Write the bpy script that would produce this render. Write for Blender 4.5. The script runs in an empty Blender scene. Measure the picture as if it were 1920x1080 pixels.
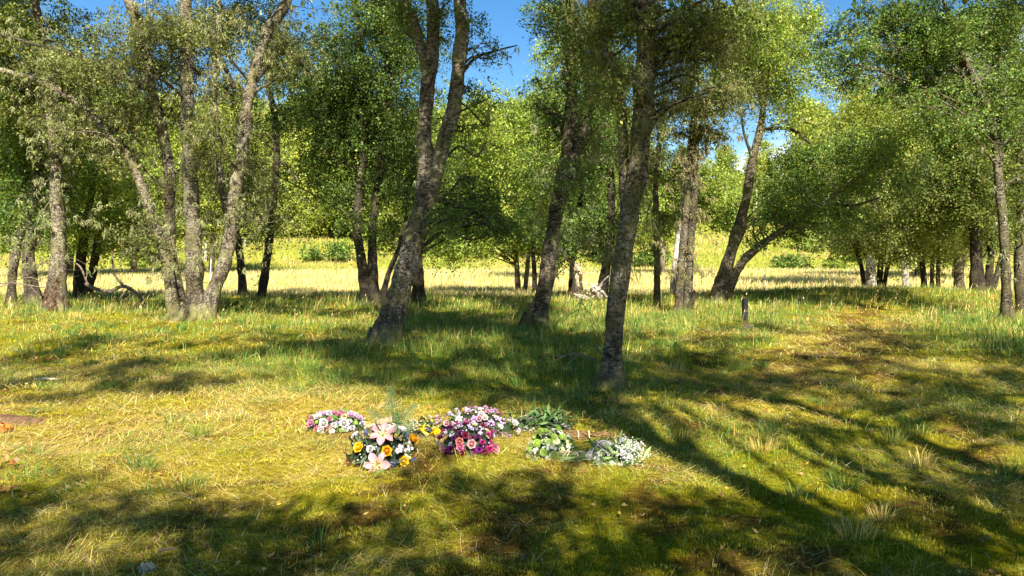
import bpy, math, random
import numpy as np
from mathutils import Vector, Matrix

SEED = 11
rng = np.random.default_rng(SEED)
random.seed(SEED)
scene = bpy.context.scene
COL = scene.collection

# ------------------------------------------------------------------ camera geometry
F, HZ, CAMZ = 1450.0, 470.0, 1.6           # focal length and horizon row of the 1920x1080 photograph, eye height
def P(px, py, D):                           # point at distance D seen at (px, py)
    return np.array([(px - 960) / F * D, D, CAMZ + (HZ - py) / F * D])
def ground_dist(py):
    return CAMZ * F / (py - HZ)

EL = math.radians(41)                       # sun height; it stands behind the viewer and a little to the right
SH = np.array([-0.20, 1.0]); SH /= np.linalg.norm(SH)      # the way shadows run over the ground
SUNV = np.array([-SH[0] * math.cos(EL), -SH[1] * math.cos(EL), math.sin(EL)])

# ------------------------------------------------------------------ noise
_nr = np.random.default_rng(3)
class Noise:
    def __init__(s, scale, octaves=3, n=7):
        s.o = []
        for k in range(octaves):
            a = _nr.uniform(0, 2 * np.pi, n); f = 2 * np.pi / scale * (1.9 ** k) * _nr.uniform(.6, 1.4, n)
            s.o.append((np.cos(a) * f, np.sin(a) * f, _nr.uniform(0, 6.28, n), .55 ** k))
    def __call__(s, x, y):
        r = 0
        for fx, fy, ph, amp in s.o:
            for i in range(len(fx)):
                r = r + amp * np.sin(fx[i] * x + fy[i] * y + ph[i])
        return r / (1.9 * np.sqrt(len(s.o[0][0])))
n_big, n_mid, n_small, n_hill = Noise(7), Noise(1.6), Noise(.45, 2), Noise(38)
n_straw, n_green, n_bare, n_tus = Noise(2.4), Noise(3.1), Noise(1.1), Noise(.8)
n_far = Noise(22)

def sstep(a, b, x):
    t = np.clip((x - a) / (b - a), 0, 1); return t * t * (3 - 2 * t)
def gauss(x, y, cx, cy, rx, ry):
    return np.exp(-((x - cx) / rx) ** 2 - ((y - cy) / ry) ** 2)
def G(x, y):                                # height of the ground
    x = np.asarray(x, float); y = np.asarray(y, float)
    near = 1 - sstep(24, 40, y)
    z = near * (.035 * n_big(x, y) + .036 * n_mid(x, y) + .018 * n_small(x, y))
    z = z + .30 * gauss(x, y, 12.5, 26.5, 6.0, 2.6) + .16 * gauss(x, y, -10.9, 17.6, 2.2, 1.6)
    z = z + .10 * gauss(x, y, -6.6, 16.6, 1.6, 1.2) + .08 * gauss(x, y, -3.9, 5.9, .7, .45)
    z = z - .05 * gauss(x, y, 6.0, 13.5, 2.0, 6.0)
    z = z - .42 * sstep(26.5, 34, y)
    h = np.maximum(y - 74 - 3 * n_far(x, y), 0)
    z = z + np.where(h < 8, h * h * .0112, .717 + (h - 8) * .175) * (h > 0) * 1.0
    z = z - .12 * np.maximum(h - 120, 0)
    z = z + sstep(72, 95, y) * (.55 * n_hill(x, y) + .25 * n_far(x, y))
    return z

# ------------------------------------------------------------------ mesh helpers
def mesh(name, verts, faces, mat=None, cols=None, smooth=False):
    verts = np.ascontiguousarray(verts, np.float32); faces = np.ascontiguousarray(faces, np.int32)
    m = bpy.data.meshes.new(name)
    nv, (nf, k) = len(verts), faces.shape
    m.vertices.add(nv); m.vertices.foreach_set('co', verts.ravel())
    m.loops.add(nf * k); m.loops.foreach_set('vertex_index', faces.ravel())
    m.polygons.add(nf); m.polygons.foreach_set('loop_start', np.arange(nf, dtype=np.int32) * k)
    m.polygons.foreach_set('use_smooth', np.full(nf, bool(smooth)))
    if cols is not None:
        a = m.attributes.new('col', 'FLOAT_COLOR', 'POINT')
        c = np.ones((nv, 4), np.float32); c[:, :3] = cols; a.data.foreach_set('color', c.ravel())
    m.update(calc_edges=True)
    if mat: m.materials.append(mat)
    return m
def link(name, data, parent=None, loc=None):
    o = bpy.data.objects.new(name, data); COL.objects.link(o)
    if loc is not None: o.location = [float(v) for v in loc]
    if parent: o.parent = parent
    return o
def tag(o, label, cat, group=None, kind=None):
    if label: o['label'] = label
    if cat: o['category'] = cat
    if group: o['group'] = group
    if kind: o['kind'] = kind
    return o
def thing(name, loc, label, cat, group=None):
    return tag(link(name, None, None, loc), label, cat, group)
def norm(v):
    return v / np.maximum(np.linalg.norm(v, axis=-1, keepdims=True), 1e-9)
class Acc:                                   # gathers pieces of one mesh
    def __init__(s): s.v, s.f, s.c, s.n = [], [], [], 0
    def add(s, v, f, c=None):
        v = np.asarray(v, float); f = np.asarray(f, int)
        s.v.append(v); s.f.append(f + s.n); s.n += len(v)
        if c is not None:
            c = np.asarray(c, float); s.c.append(np.broadcast_to(c, (len(v), 3)) if c.ndim == 1 else c)
    def mesh(s, name, mat, smooth=False, origin=None):
        v = np.concatenate(s.v)
        if origin is not None: v = v - np.asarray(origin)
        return mesh(name, v, np.concatenate(s.f), mat, np.concatenate(s.c) if s.c else None, smooth)

def spline(pts, rad, step):
    pts = np.asarray(pts, float); rad = np.asarray(rad, float)
    if len(pts) == 2: pts = np.array([pts[0], pts.mean(0), pts[1]]); rad = np.array([rad[0], rad.mean(), rad[1]])
    p = np.vstack([2 * pts[0] - pts[1], pts, 2 * pts[-1] - pts[-2]]); op, orr = [], []
    for i in range(len(pts) - 1):
        n = max(2, int(np.ceil(np.linalg.norm(pts[i + 1] - pts[i]) / step)))
        t = np.linspace(0, 1, n, endpoint=False)[:, None]
        a, b, c, d = p[i], p[i + 1], p[i + 2], p[i + 3]
        op.append(.5 * (2 * b + (c - a) * t + (2 * a - 5 * b + 4 * c - d) * t ** 2 + (3 * b - a - 3 * c + d) * t ** 3))
        orr.append(rad[i] + (rad[i + 1] - rad[i]) * t[:, 0])
    op.append(pts[-1:]); orr.append(rad[-1:])
    return np.vstack(op), np.concatenate(orr)
def tube(pts, rad, seg=8, rough=0.0, flare=0.0, seed=0):
    pts = np.asarray(pts, float); n = len(pts)
    t = norm(np.gradient(pts, axis=0))
    ref = np.array([1., 0, 0]) if abs(t[:, 0]).mean() < .8 else np.array([0, 1., 0])
    u = norm(np.cross(t, ref)); w = np.cross(t, u)
    a = np.linspace(0, 2 * np.pi, seg, endpoint=False)
    r = np.asarray(rad, float)[:, None] * np.ones(seg)
    if rough:
        s = np.concatenate([[0], np.cumsum(np.linalg.norm(np.diff(pts, axis=0), axis=1))])[:, None]
        q = seed * 1.7
        k = 1 / max(np.mean(rad), .02)
        r = r * (1 + rough * (np.sin(2 * a + s * k * .55 + q) + .8 * np.sin(3 * a - s * k * .9 + 2 * q) + .7 * np.sin(5 * a + s * k * 1.7 + 3 * q)
                              + .9 * np.sin(s * k * 1.1 + q) + .6 * np.sin(4 * a + s * k * 3.1 + q)) * .5)
    if flare:
        h = (pts[:, 2] - pts[0, 2])[:, None]; b = np.mean(rad[:3])
        e = np.exp(-np.maximum(h, 0) / (b * 1.35))
        r = r * (1 + flare * e * (.75 + .45 * np.sin(4 * a + seed) + .3 * np.sin(7 * a + 2.3 * seed)))
    v = pts[:, None, :] + r[:, :, None] * (np.cos(a)[None, :, None] * u[:, None, :] + np.sin(a)[None, :, None] * w[:, None, :])
    i = np.arange(n - 1)[:, None] * seg; j = np.arange(seg)[None, :]; j2 = (j + 1) % seg
    f = np.stack([i + j, i + j2, i + seg + j2, i + seg + j], -1).reshape(-1, 4)
    return v.reshape(-1, 3), f

# ------------------------------------------------------------------ materials
def new_mat(name):
    m = bpy.data.materials.new(name); m.use_nodes = True
    nt = m.node_tree; nt.nodes.clear()
    out = nt.nodes.new('ShaderNodeOutputMaterial')
    return m, nt, out
def nd(nt, kind, **kw):
    n = nt.nodes.new(kind)
    for k, v in kw.items():
        if k in n.inputs: n.inputs[k].default_value = v
        else: setattr(n, k, v)
    return n
def leaf_mat(name, trans=.4, gloss=.08, rough=.45, tint=(1.0, 1.0, .75)):
    m, nt, out = new_mat(name); L = nt.links.new
    at = nd(nt, 'ShaderNodeAttribute', attribute_name='col')
    d = nd(nt, 'ShaderNodeBsdfDiffuse'); t = nd(nt, 'ShaderNodeBsdfTranslucent'); g = nd(nt, 'ShaderNodeBsdfGlossy', Roughness=rough)
    g.inputs['Color'].default_value = (.9, .9, .85, 1)
    tc = nd(nt, 'ShaderNodeMix', data_type='RGBA', blend_type='MULTIPLY'); tc.inputs[0].default_value = 1
    L(at.outputs['Color'], tc.inputs[6]); tc.inputs[7].default_value = (*[c * 1.25 for c in tint], 1)
    L(at.outputs['Color'], d.inputs['Color']); L(tc.outputs[2], t.inputs['Color'])
    m1 = nd(nt, 'ShaderNodeMixShader', Fac=trans); L(d.outputs[0], m1.inputs[1]); L(t.outputs[0], m1.inputs[2])
    m2 = nd(nt, 'ShaderNodeMixShader', Fac=gloss); L(m1.outputs[0], m2.inputs[1]); L(g.outputs[0], m2.inputs[2])
    L(m2.outputs[0], out.inputs['Surface'])
    return m
M_LEAF = leaf_mat('birch_leaf', .46, .025, .6)
M_GRASS = leaf_mat('grass_blade', .32, .02, .55, (1, 1, .7))
M_PETAL = leaf_mat('petal', .25, .03, .5, (1, .95, .95))
M_LICHEN = leaf_mat('lichen', .25, 0, .6, (1, 1, .9))

def bark_mat(name, pale, dark, moss, cut, moss_amt):
    m, nt, out = new_mat(name); L = nt.links.new
    tc = nd(nt, 'ShaderNodeTexCoord')
    mp = nd(nt, 'ShaderNodeMapping'); mp.inputs['Scale'].default_value = (1, 1, 1.9); L(tc.outputs['Object'], mp.inputs['Vector'])
    n1 = nd(nt, 'ShaderNodeTexNoise', Scale=15.0, Detail=9.0, Roughness=.78); L(mp.outputs[0], n1.inputs['Vector'])
    n2 = nd(nt, 'ShaderNodeTexNoise', Scale=3.0, Detail=5.0, Roughness=.6); L(tc.outputs['Object'], n2.inputs['Vector'])
    n3 = nd(nt, 'ShaderNodeTexNoise', Scale=38.0, Detail=5.0, Roughness=.7); L(mp.outputs[0], n3.inputs['Vector'])
    ad = nd(nt, 'ShaderNodeMath', operation='ADD'); L(n1.outputs[0], ad.inputs[0])
    sc = nd(nt, 'ShaderNodeMath', operation='MULTIPLY'); L(n3.outputs[0], sc.inputs[0]); sc.inputs[1].default_value = .55
    L(sc.outputs[0], ad.inputs[1])
    rp = nd(nt, 'ShaderNodeValToRGB'); L(ad.outputs[0], rp.inputs[0])
    e = rp.color_ramp.elements; e[0].position = cut - .055; e[0].color = (*dark, 1); e[1].position = cut + .085; e[1].color = (*pale, 1)
    mid = rp.color_ramp.elements.new(cut); mid.color = (*[(a * .55 + b * .45) for a, b in zip(dark, pale)], 1)
    mr = nd(nt, 'ShaderNodeMapRange'); L(n2.outputs[0], mr.inputs[0]); mr.inputs[1].default_value = .50; mr.inputs[2].default_value = .62; mr.inputs[4].default_value = moss_amt
    sz = nd(nt, 'ShaderNodeSeparateXYZ'); L(tc.outputs['Object'], sz.inputs[0])
    zn = nd(nt, 'ShaderNodeMath', operation='MULTIPLY_ADD'); L(n2.outputs[0], zn.inputs[0]); zn.inputs[1].default_value = -1.6; L(sz.outputs['Z'], zn.inputs[2])
    zr = nd(nt, 'ShaderNodeMapRange'); L(zn.outputs[0], zr.inputs[0]); zr.inputs[1].default_value = -.75; zr.inputs[2].default_value = -.35; zr.inputs[3].default_value = .85; zr.inputs[4].default_value = 0
    mm = nd(nt, 'ShaderNodeMath', operation='MAXIMUM'); L(mr.outputs[0], mm.inputs[0]); L(zr.outputs[0], mm.inputs[1])
    n4 = nd(nt, 'ShaderNodeTexNoise', Scale=1.7, Detail=3.0); L(tc.outputs['Object'], n4.inputs['Vector'])
    r4 = nd(nt, 'ShaderNodeValToRGB'); L(n4.outputs[0], r4.inputs[0]); e4 = r4.color_ramp.elements; e4[0].position = .38; e4[0].color = (.52, .47, .40, 1); e4[1].position = .62; e4[1].color = (1.12, 1.1, 1.05, 1)
    m4 = nd(nt, 'ShaderNodeMix', data_type='RGBA', blend_type='MULTIPLY'); m4.inputs[0].default_value = 1; L(rp.outputs[0], m4.inputs[6]); L(r4.outputs[0], m4.inputs[7])
    mp2 = nd(nt, 'ShaderNodeMapping'); mp2.inputs['Scale'].default_value = (1, 1, .22); L(tc.outputs['Object'], mp2.inputs['Vector'])
    n5 = nd(nt, 'ShaderNodeTexNoise', Scale=17.0, Detail=4.0, Roughness=.6); L(mp2.outputs[0], n5.inputs['Vector'])
    f5 = nd(nt, 'ShaderNodeMath', operation='MULTIPLY_ADD'); L(sz.outputs['Z'], f5.inputs[0]); f5.inputs[1].default_value = .075; L(n5.outputs[0], f5.inputs[2])
    r5 = nd(nt, 'ShaderNodeMapRange'); L(f5.outputs[0], r5.inputs[0]); r5.inputs[1].default_value = .46; r5.inputs[2].default_value = .54; r5.inputs[3].default_value = .8; r5.inputs[4].default_value = 0
    m5 = nd(nt, 'ShaderNodeMix', data_type='RGBA'); L(r5.outputs[0], m5.inputs[0]); L(m4.outputs[2], m5.inputs[6]); m5.inputs[7].default_value = (*[c * 1.1 for c in dark], 1)
    mx = nd(nt, 'ShaderNodeMix', data_type='RGBA'); L(mm.outputs[0], mx.inputs[0]); L(m5.outputs[2], mx.inputs[6]); mx.inputs[7].default_value = (*moss, 1)
    b = nd(nt, 'ShaderNodeBsdfPrincipled', Roughness=.9); L(mx.outputs[2], b.inputs['Base Color']); b.inputs['Specular IOR Level'].default_value = .15
    bp = nd(nt, 'ShaderNodeBump', Strength=1.0, Distance=.03); L(ad.outputs[0], bp.inputs['Height']); L(bp.outputs[0], b.inputs['Normal'])
    L(b.outputs[0], out.inputs['Surface'])
    return m
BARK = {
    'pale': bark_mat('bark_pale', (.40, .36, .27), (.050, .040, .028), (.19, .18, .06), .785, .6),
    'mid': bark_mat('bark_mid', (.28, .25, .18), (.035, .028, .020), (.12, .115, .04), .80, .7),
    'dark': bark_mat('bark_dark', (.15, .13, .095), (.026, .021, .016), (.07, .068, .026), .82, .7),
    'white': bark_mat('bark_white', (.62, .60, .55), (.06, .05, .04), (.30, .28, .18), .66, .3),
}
def plain(name, col, rough=.8, var=.3, scale=30.0, spec=.2, bump=0.0):
    m, nt, out = new_mat(name); L = nt.links.new
    tc = nd(nt, 'ShaderNodeTexCoord'); n = nd(nt, 'ShaderNodeTexNoise', Scale=scale, Detail=5.0); L(tc.outputs['Object'], n.inputs['Vector'])
    rp = nd(nt, 'ShaderNodeValToRGB'); L(n.outputs[0], rp.inputs[0]); e = rp.color_ramp.elements
    e[0].position = .3; e[1].position = .7; e[0].color = (*[c * (1 - var) for c in col], 1); e[1].color = (*[min(1, c * (1 + var)) for c in col], 1)
    b = nd(nt, 'ShaderNodeBsdfPrincipled', Roughness=rough); b.inputs['Specular IOR Level'].default_value = spec
    L(rp.outputs[0], b.inputs['Base Color'])
    if bump:
        bp = nd(nt, 'ShaderNodeBump', Strength=bump, Distance=.01); L(n.outputs[0], bp.inputs['Height']); L(bp.outputs[0], b.inputs['Normal'])
    L(b.outputs[0], out.inputs['Surface'])
    return m
M_TWIG = plain('dead_twig', (.16, .125, .09), .9, .5, 14.0, .1, .4)
M_TWIG_PALE = plain('bleached_wood', (.36, .31, .25), .9, .4, 14.0, .1, .4)
M_HEART = plain('red_heartwood', (.080, .050, .032), .9, .75, 12.0, .1, .6)
M_POST = plain('black_post', (.013, .014, .016), .75, .4, 25.0, .15, .2)
M_WHITE = plain('white_stake', (.75, .75, .75), .6, .08)
M_SOIL = plain('soil', (.13, .075, .045), .95, .45, 22.0, .05, .9)
M_HESSIAN = plain('hessian', (.30, .215, .125), .95, .18, 160.0, .05, .8)
M_WICKER = plain('wicker', (.15, .085, .038), .8, .5, 40.0, .1, .3)
M_RAFFIA = plain('raffia', (.76, .62, .36), .8, .2, 60.0, .1)
M_YELLOW = plain('yellow_ribbon', (.80, .58, .02), .45, .08, 20.0, .4)

def ground_mat():
    m, nt, out = new_mat('turf'); L = nt.links.new
    tc = nd(nt, 'ShaderNodeTexCoord')
    at = nd(nt, 'ShaderNodeAttribute', attribute_name='col')
    a = nd(nt, 'ShaderNodeTexNoise', Scale=22.0, Detail=8.0, Roughness=.75); L(tc.outputs['Object'], a.inputs['Vector'])
    b2 = nd(nt, 'ShaderNodeTexNoise', Scale=2.3, Detail=6.0, Roughness=.65); L(tc.outputs['Object'], b2.inputs['Vector'])
    r1 = nd(nt, 'ShaderNodeValToRGB'); L(a.outputs[0], r1.inputs[0]); e = r1.color_ramp.elements
    e[0].position = .36; e[0].color = (.35, .32, .28, 1); e[1].position = .66; e[1].color = (1.35, 1.3, 1.2, 1)
    r2 = nd(nt, 'ShaderNodeValToRGB'); L(b2.outputs[0], r2.inputs[0]); e = r2.color_ramp.elements
    e[0].position = .35; e[0].color = (.8, .7, .6, 1); e[1].position = .65; e[1].color = (1.1, 1.12, 1.0, 1)
    x1 = nd(nt, 'ShaderNodeMix', data_type='RGBA', blend_type='MULTIPLY'); x1.inputs[0].default_value = 1
    L(at.outputs['Color'], x1.inputs[6]); L(r1.outputs[0], x1.inputs[7])
    x2 = nd(nt, 'ShaderNodeMix', data_type='RGBA', blend_type='MULTIPLY'); x2.inputs[0].default_value = 1
    L(x1.outputs[2], x2.inputs[6]); L(r2.outputs[0], x2.inputs[7])
    d = nd(nt, 'ShaderNodeBsdfDiffuse'); L(x2.outputs[2], d.inputs['Color'])
    bp = nd(nt, 'ShaderNodeBump', Strength=.9, Distance=.04); L(a.outputs[0], bp.inputs['Height']); L(bp.outputs[0], d.inputs['Normal'])
    L(d.outputs[0], out.inputs['Surface'])
    return m
M_GROUND = ground_mat()

# ------------------------------------------------------------------ where straw, moss, green grass and bare thatch grow
def path_at(x, y, w=1.0):                   # trodden path running back past the black post
    xp = 5.6 + .53 * (y - 13); return np.exp(-((x - xp) / (w * 1.15)) ** 2) * sstep(7.0, 11.0, y) * (1 - sstep(20, 24, y))
def masks(x, y):
    straw = .33 + .40 * n_straw(x, y)
    straw = straw + .55 * gauss(x, y, -2.6, 6.9, 2.6, 1.9) + .35 * gauss(x, y, -5.5, 10, 3, 2.2) + .3 * gauss(x, y, 2.2, 15.5, 3.5, 1.3) + .25 * gauss(x, y, 5.5, 13.5, 1.4, 4)
    straw = straw - .40 * gauss(x, y, -.6, 10.5, 2.4, 2.6) - .35 * gauss(x, y, 3, 4.2, 4, 1.6)
    green = .42 + .42 * n_green(x, y) + .65 * gauss(x, y, -.8, 10.6, 3.0, 2.8) + .5 * gauss(x, y, 9.5, 15, 3.0, 4) + .5 * gauss(x, y, 1.5, 17, 7, 3.5) + .25 * gauss(x, y, -4.2, 5.1, 1.2, .9) + .3 * gauss(x, y, 3.6, 5.3, .7, .7)
    green = green - .5 * gauss(x, y, -2.6, 7.0, 2.2, 1.5) - .6 * path_at(x, y); straw = straw + .3 * path_at(x, y)
    bare = sstep(.25, .75, n_bare(x, y) + .5 * gauss(x, y, .0, 4.2, 2.2, .9) + .7 * gauss(x, y, -3.9, 7.2, .5, .4) + .4 * gauss(x, y, .3, 5.4, .9, .5) + .85 * path_at(x, y, .75))
    return np.clip(straw, 0, 1), np.clip(green, 0, 1), np.clip(bare, 0, 1)
C_STRAW = np.array([.56, .41, .115]); C_MOSS = np.array([.29, .265, .010]); C_GREEN = np.array([.10, .20, .022]); C_BARE = np.array([.13, .070, .028])
C_MEAD = np.array([.56, .46, .18]); C_BANK = np.array([.29, .32, .06])
def ground_col(x, y):
    s, g, b = masks(x, y)
    c = C_MOSS * np.ones((len(x), 3))
    c = c + (C_STRAW * .8 - c) * (s * .6)[:, None]
    c = c + (C_GREEN - c) * (g * .5)[:, None]
    c = c + (C_BARE - c) * (b * .8)[:, None]
    far = sstep(26, 31, y)
    md = C_MEAD * (1 + .15 * n_far(x, y))[:, None]
    gm = sstep(.1, .8, n_far(x * 1.3 + 9, y * 2.2))[:, None]
    md = md + (C_BANK * 1.4 - md) * (gm * .35)
    c = c + (md - c) * far[:, None]
    bk = sstep(70, 76, y + 3 * n_far(x, y))
    bc = C_BANK * np.ones((len(x), 3)); q = sstep(-.1, .6, n_hill(x * 3, y * 3))[:, None]
    bc = bc + (np.array([.42, .35, .12]) - bc) * q * .5
    c = c + (bc - c) * bk[:, None]
    return c

def build_ground():
    def axis(lo, hi, fine, n):
        u = np.linspace(-1, 1, n); k = 5.2
        s = np.sinh(k * u) / np.sinh(k)
        return np.where(s < 0, -s * lo, s * hi)
    xs = axis(-420, 420, 0, 360)
    ys = np.concatenate([np.linspace(-60, 2.4, 40, endpoint=False), np.linspace(2.4, 14, 170, endpoint=False), np.linspace(14, 34, 110, endpoint=False), np.linspace(34, 120, 90, endpoint=False), np.geomspace(120, 900, 40)])
    X, Y = np.meshgrid(xs, ys); x, y = X.ravel(), Y.ravel(); z = G(x, y)
    nx, ny = len(xs), len(ys)
    i = np.arange(ny - 1)[:, None] * nx; j = np.arange(nx - 1)[None, :]
    f = np.stack([i + j, i + j + 1, i + nx + j + 1, i + nx + j], -1).reshape(-1, 4)
    o = link('ground', mesh('ground', np.stack([x, y, z], 1), f, M_GROUND, ground_col(x, y), True))
    tag(o, None, None, None, 'structure')
build_ground()

# ------------------------------------------------------------------ grass
def blades(x, y, h, az, lean, w, col, curl=.5, z=None):
    n = len(x); z = G(x, y) - .006 if z is None else z
    d = np.stack([np.cos(az), np.sin(az)], 1)
    s = np.stack([-np.sin(az), np.cos(az)], 1)
    sp = rng.uniform(0, 2 * np.pi, n)          # face turned at random round its own axis, roughly
    s = np.stack([np.cos(sp), np.sin(sp)], 1) * .75 + s * .5
    p0 = np.stack([x, y, z], 1)
    a1 = lean * (1 - .5 * curl); a2 = np.minimum(lean * (1 + .5 * curl), 1.62)
    p1 = p0 + np.concatenate([d * (np.sin(a1) * h * .5)[:, None], (np.cos(a1) * h * .5)[:, None]], 1)
    p2 = p1 + np.concatenate([d * (np.sin(a2) * h * .5)[:, None], (np.cos(a2) * h * .5)[:, None]], 1)
    sv = np.concatenate([s, np.zeros((n, 1))], 1) * (w * .5)[:, None]
    v = np.stack([p0 - sv, p0 + sv, p1 - sv * .8, p1 + sv * .8, p2], 1).reshape(-1, 3)
    b = np.arange(n)[:, None] * 5
    f = np.concatenate([b + [0, 1, 3], b + [0, 3, 2], b + [2, 3, 4]], 1).reshape(-1, 3)
    return v, f, np.repeat(col, 5, 0)
def scatter(n, y0, y1, margin=1.06, power=1.0):    # even over the wedge of ground in view between two distances
    y = np.sqrt(rng.uniform(y0 ** 2, y1 ** 2, n)) if power == 1 else y0 + (y1 - y0) * rng.uniform(0, 1, n) ** power
    x = rng.uniform(-1, 1, n) * y * .665 * margin
    return x, y
def jit(c, n, amt=.25):
    return np.clip(c * np.exp(rng.normal(0, amt * 1.35, (n, 1))) * (1 + rng.normal(0, amt * .25, (n, 3))), .005, .82)

def build_grass():
    A = Acc()
    # moss and stubble: short and dense
    for (y0, y1, n, hs, ws) in ((2.6, 6.5, 170000, .022, .0028), (6.5, 11, 130000, .032, .0048), (11, 20, 90000, .05, .010)):
        x, y = scatter(n, y0, y1); s, g, b = masks(x, y)
        k = rng.uniform(0, 1, n) > b * .75; x, y, s, g = x[k], y[k], s[k], g[k]; m = len(x)
        t = n_tus(x, y)
        c = jit(C_MOSS * 1.05, m) ; q = rng.uniform(0, 1, m)
        c = np.where((q < s * .5)[:, None], jit(C_STRAW, m), c); c = np.where((q > 1 - g * .5)[:, None], jit(C_GREEN * 1.25, m), c)
        A.add(*blades(x, y, hs * rng.uniform(.6, 1.6, m) * (1 + .6 * t), rng.uniform(0, 6.28, m), rng.uniform(.1, 1.1, m), ws * rng.uniform(.6, 1.4, m), c))
    # straw laid flat, drifting in swathes
    for (y0, y1, n, L, ws) in ((2.6, 6.5, 80000, .12, .0019), (6.5, 11, 90000, .15, .0032), (11, 19, 50000, .22, .007)):
        x, y = scatter(n, y0, y1); s, g, b = masks(x, y)
        k = rng.uniform(0, 1, n) < s * (1 - .5 * b) + .03; x, y = x[k], y[k]; m = len(x)
        az = n_big(x * .8, y * .8) * 3.0 + rng.normal(0, .75, m) + np.where(rng.uniform(0, 1, m) < .5, 0, np.pi)
        c = jit(C_STRAW * 1.15, m, .28); q = rng.uniform(0, 1, m)[:, None]
        c = np.where(q < .22, jit(np.array([.30, .18, .08]), m), c); c = np.where(q > .88, jit(np.array([.68, .58, .36]), m, .1), c)
        z = G(x, y) + rng.uniform(-.002, .035, m) * (1 + .5 * n_tus(x, y))
        A.add(*blades(x, y, L * rng.uniform(.4, 1.5, m), az, rng.uniform(1.25, 1.6, m), ws * rng.uniform(.7, 1.5, m), c, .25, z))
    # green blades
    for (y0, y1, n, hs, ws) in ((2.6, 6.5, 30000, .065, .003), (6.5, 11, 56000, .095, .0048), (11, 20, 66000, .15, .009)):
        x, y = scatter(n, y0, y1); s, g, b = masks(x, y)
        path = path_at(x, y, 1.2)
        k = rng.uniform(0, 1, n) < g * g * (1.15 - path) * (1 - .6 * b); x, y, g = x[k], y[k], g[k]; m = len(x)
        c = jit(np.array([.10, .19, .028]), m, .28); q = rng.uniform(0, 1, m)[:, None]
        c = np.where(q < .25, jit(np.array([.22, .26, .04]), m), c); c = np.where(q > .9, jit(C_STRAW, m), c)
        A.add(*blades(x, y, hs * rng.uniform(.4, 1.6, m) * (.7 + .7 * g), rng.uniform(0, 6.28, m), rng.uniform(.1, 1.0, m), ws * rng.uniform(.6, 1.3, m), c, .9))
    # cushions of moss
    for i in range(420):
        y0 = 3.2 + 10 * random.random() ** 1.3; x0 = random.uniform(-.68, .68) * y0; r = random.uniform(.05, .22); m = int(1500 * r) + 40
        a = rng.uniform(0, 6.28, m); q = np.sqrt(rng.uniform(0, 1, m)); xx, yy = x0 + np.cos(a) * q * r * 1.4, y0 + np.sin(a) * q * r
        base = np.array([.34, .30, .010]) if random.random() < .6 else np.array([.20, .23, .018])
        A.add(*blades(xx, yy, rng.uniform(.012, .026, m), a, rng.uniform(.1, 1.0, m), (.0016 + .0005 * y0) * rng.uniform(.7, 1.3, m), jit(base, m, .22), .6, G(xx, yy) + (1 - q ** 2) * r * .22 - .004))
    # tussocks
    for i in range(210):
        y0 = 3.6 + 15 * random.random() ** .8; x0 = random.uniform(-.66, .66) * y0
        if abs(x0 - 6) < 1.2 and y0 > 8: continue
        if -1.8 < x0 < 1.4 and 5 < y0 < 7.4: continue
        m = random.randint(50, 120); r = random.uniform(.05, .16); a = rng.uniform(0, 6.28, m); q = np.sqrt(rng.uniform(0, 1, m)) * r
        kind = random.random(); base = np.array([.115, .20, .03]) if kind < .6 else (C_STRAW * 1.1 if kind < .8 else np.array([.26, .28, .045]))
        hh = random.uniform(.09, .20) * (1.25 if y0 > 9 else 1)
        A.add(*blades(x0 + np.cos(a) * q, y0 + np.sin(a) * q, hh * rng.uniform(.5, 1.3, m), a + rng.normal(0, .5, m), .15 + q / r * .7 + rng.uniform(0, .4, m), (.0028 + .00045 * y0) * rng.uniform(.7, 1.2, m), jit(base, m, .25), 1.0))
    for (px, py, w) in ((1144, 733, .30), (722, 642, .42), (1004, 616, .36), (368, 606, .60), (334, 604, .3), (106, 592, .4), (1271, 591, .3), (1890, 606, .26), (1342, 574, .5)):
        D = ground_dist(py); cx, cy = (px - 960) / F * D, D; m = int(260 * w / .3); a = rng.uniform(0, 6.28, m); q = w * rng.uniform(.75, 1.5, m)
        c = np.where(rng.uniform(0, 1, (m, 1)) < .65, jit(np.array([.11, .20, .03]), m, .28), jit(C_STRAW * .9, m, .25))
        A.add(*blades(cx + np.cos(a) * q, cy + np.sin(a) * q, rng.uniform(.06, .24, m), a + rng.normal(0, .8, m), rng.uniform(.1, .9, m), (.0028 + .00045 * D) * rng.uniform(.7, 1.2, m), c, 1.0))
    o = link('turf_grass', A.mesh('turf_grass', M_GRASS)); tag(o, 'short mossy turf with straw and green blades under the trees', 'grass', None, 'stuff')
    # long grass at the edge of the wood
    B = Acc()
    n = 120000; x, y = scatter(n, 10.5, 28.5, 1.08); path = path_at(x, y, 1.25)
    k = rng.uniform(0, 1, n) < np.maximum(sstep(16.5, 21.5, y + 1.5 * n_mid(x, y) + 1.5 * n_straw(x, y)), .8 * sstep(2.0, 3.2, x - (5.6 + .53 * (y - 13)) + n_mid(x, y)) * sstep(10.5, 12.5, y)) * (1 - .97 * path); x, y = x[k], y[k]; m = len(x)
    s = sstep(-.4, .8, n_straw(x, y) + n_green(y, x) * .5)
    q = rng.uniform(0, 1, m); c = np.where((q < .06 + .50 * s)[:, None], jit(C_STRAW * 1.05, m), jit(np.array([.125, .20, .028]), m, .32))
    clump = np.clip(.75 + .9 * n_tus(x, y) + .5 * n_mid(y, x), .22, 1.7); hh = clump * (.20 - .07 * sstep(23, 28, y)) * rng.uniform(.4, 1.6, m)
    B.add(*blades(x, y, hh, rng.normal(.4, 1.3, m), rng.uniform(.05, 1.25, m), .012 * rng.uniform(.6, 1.4, m), c, .9))
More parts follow.
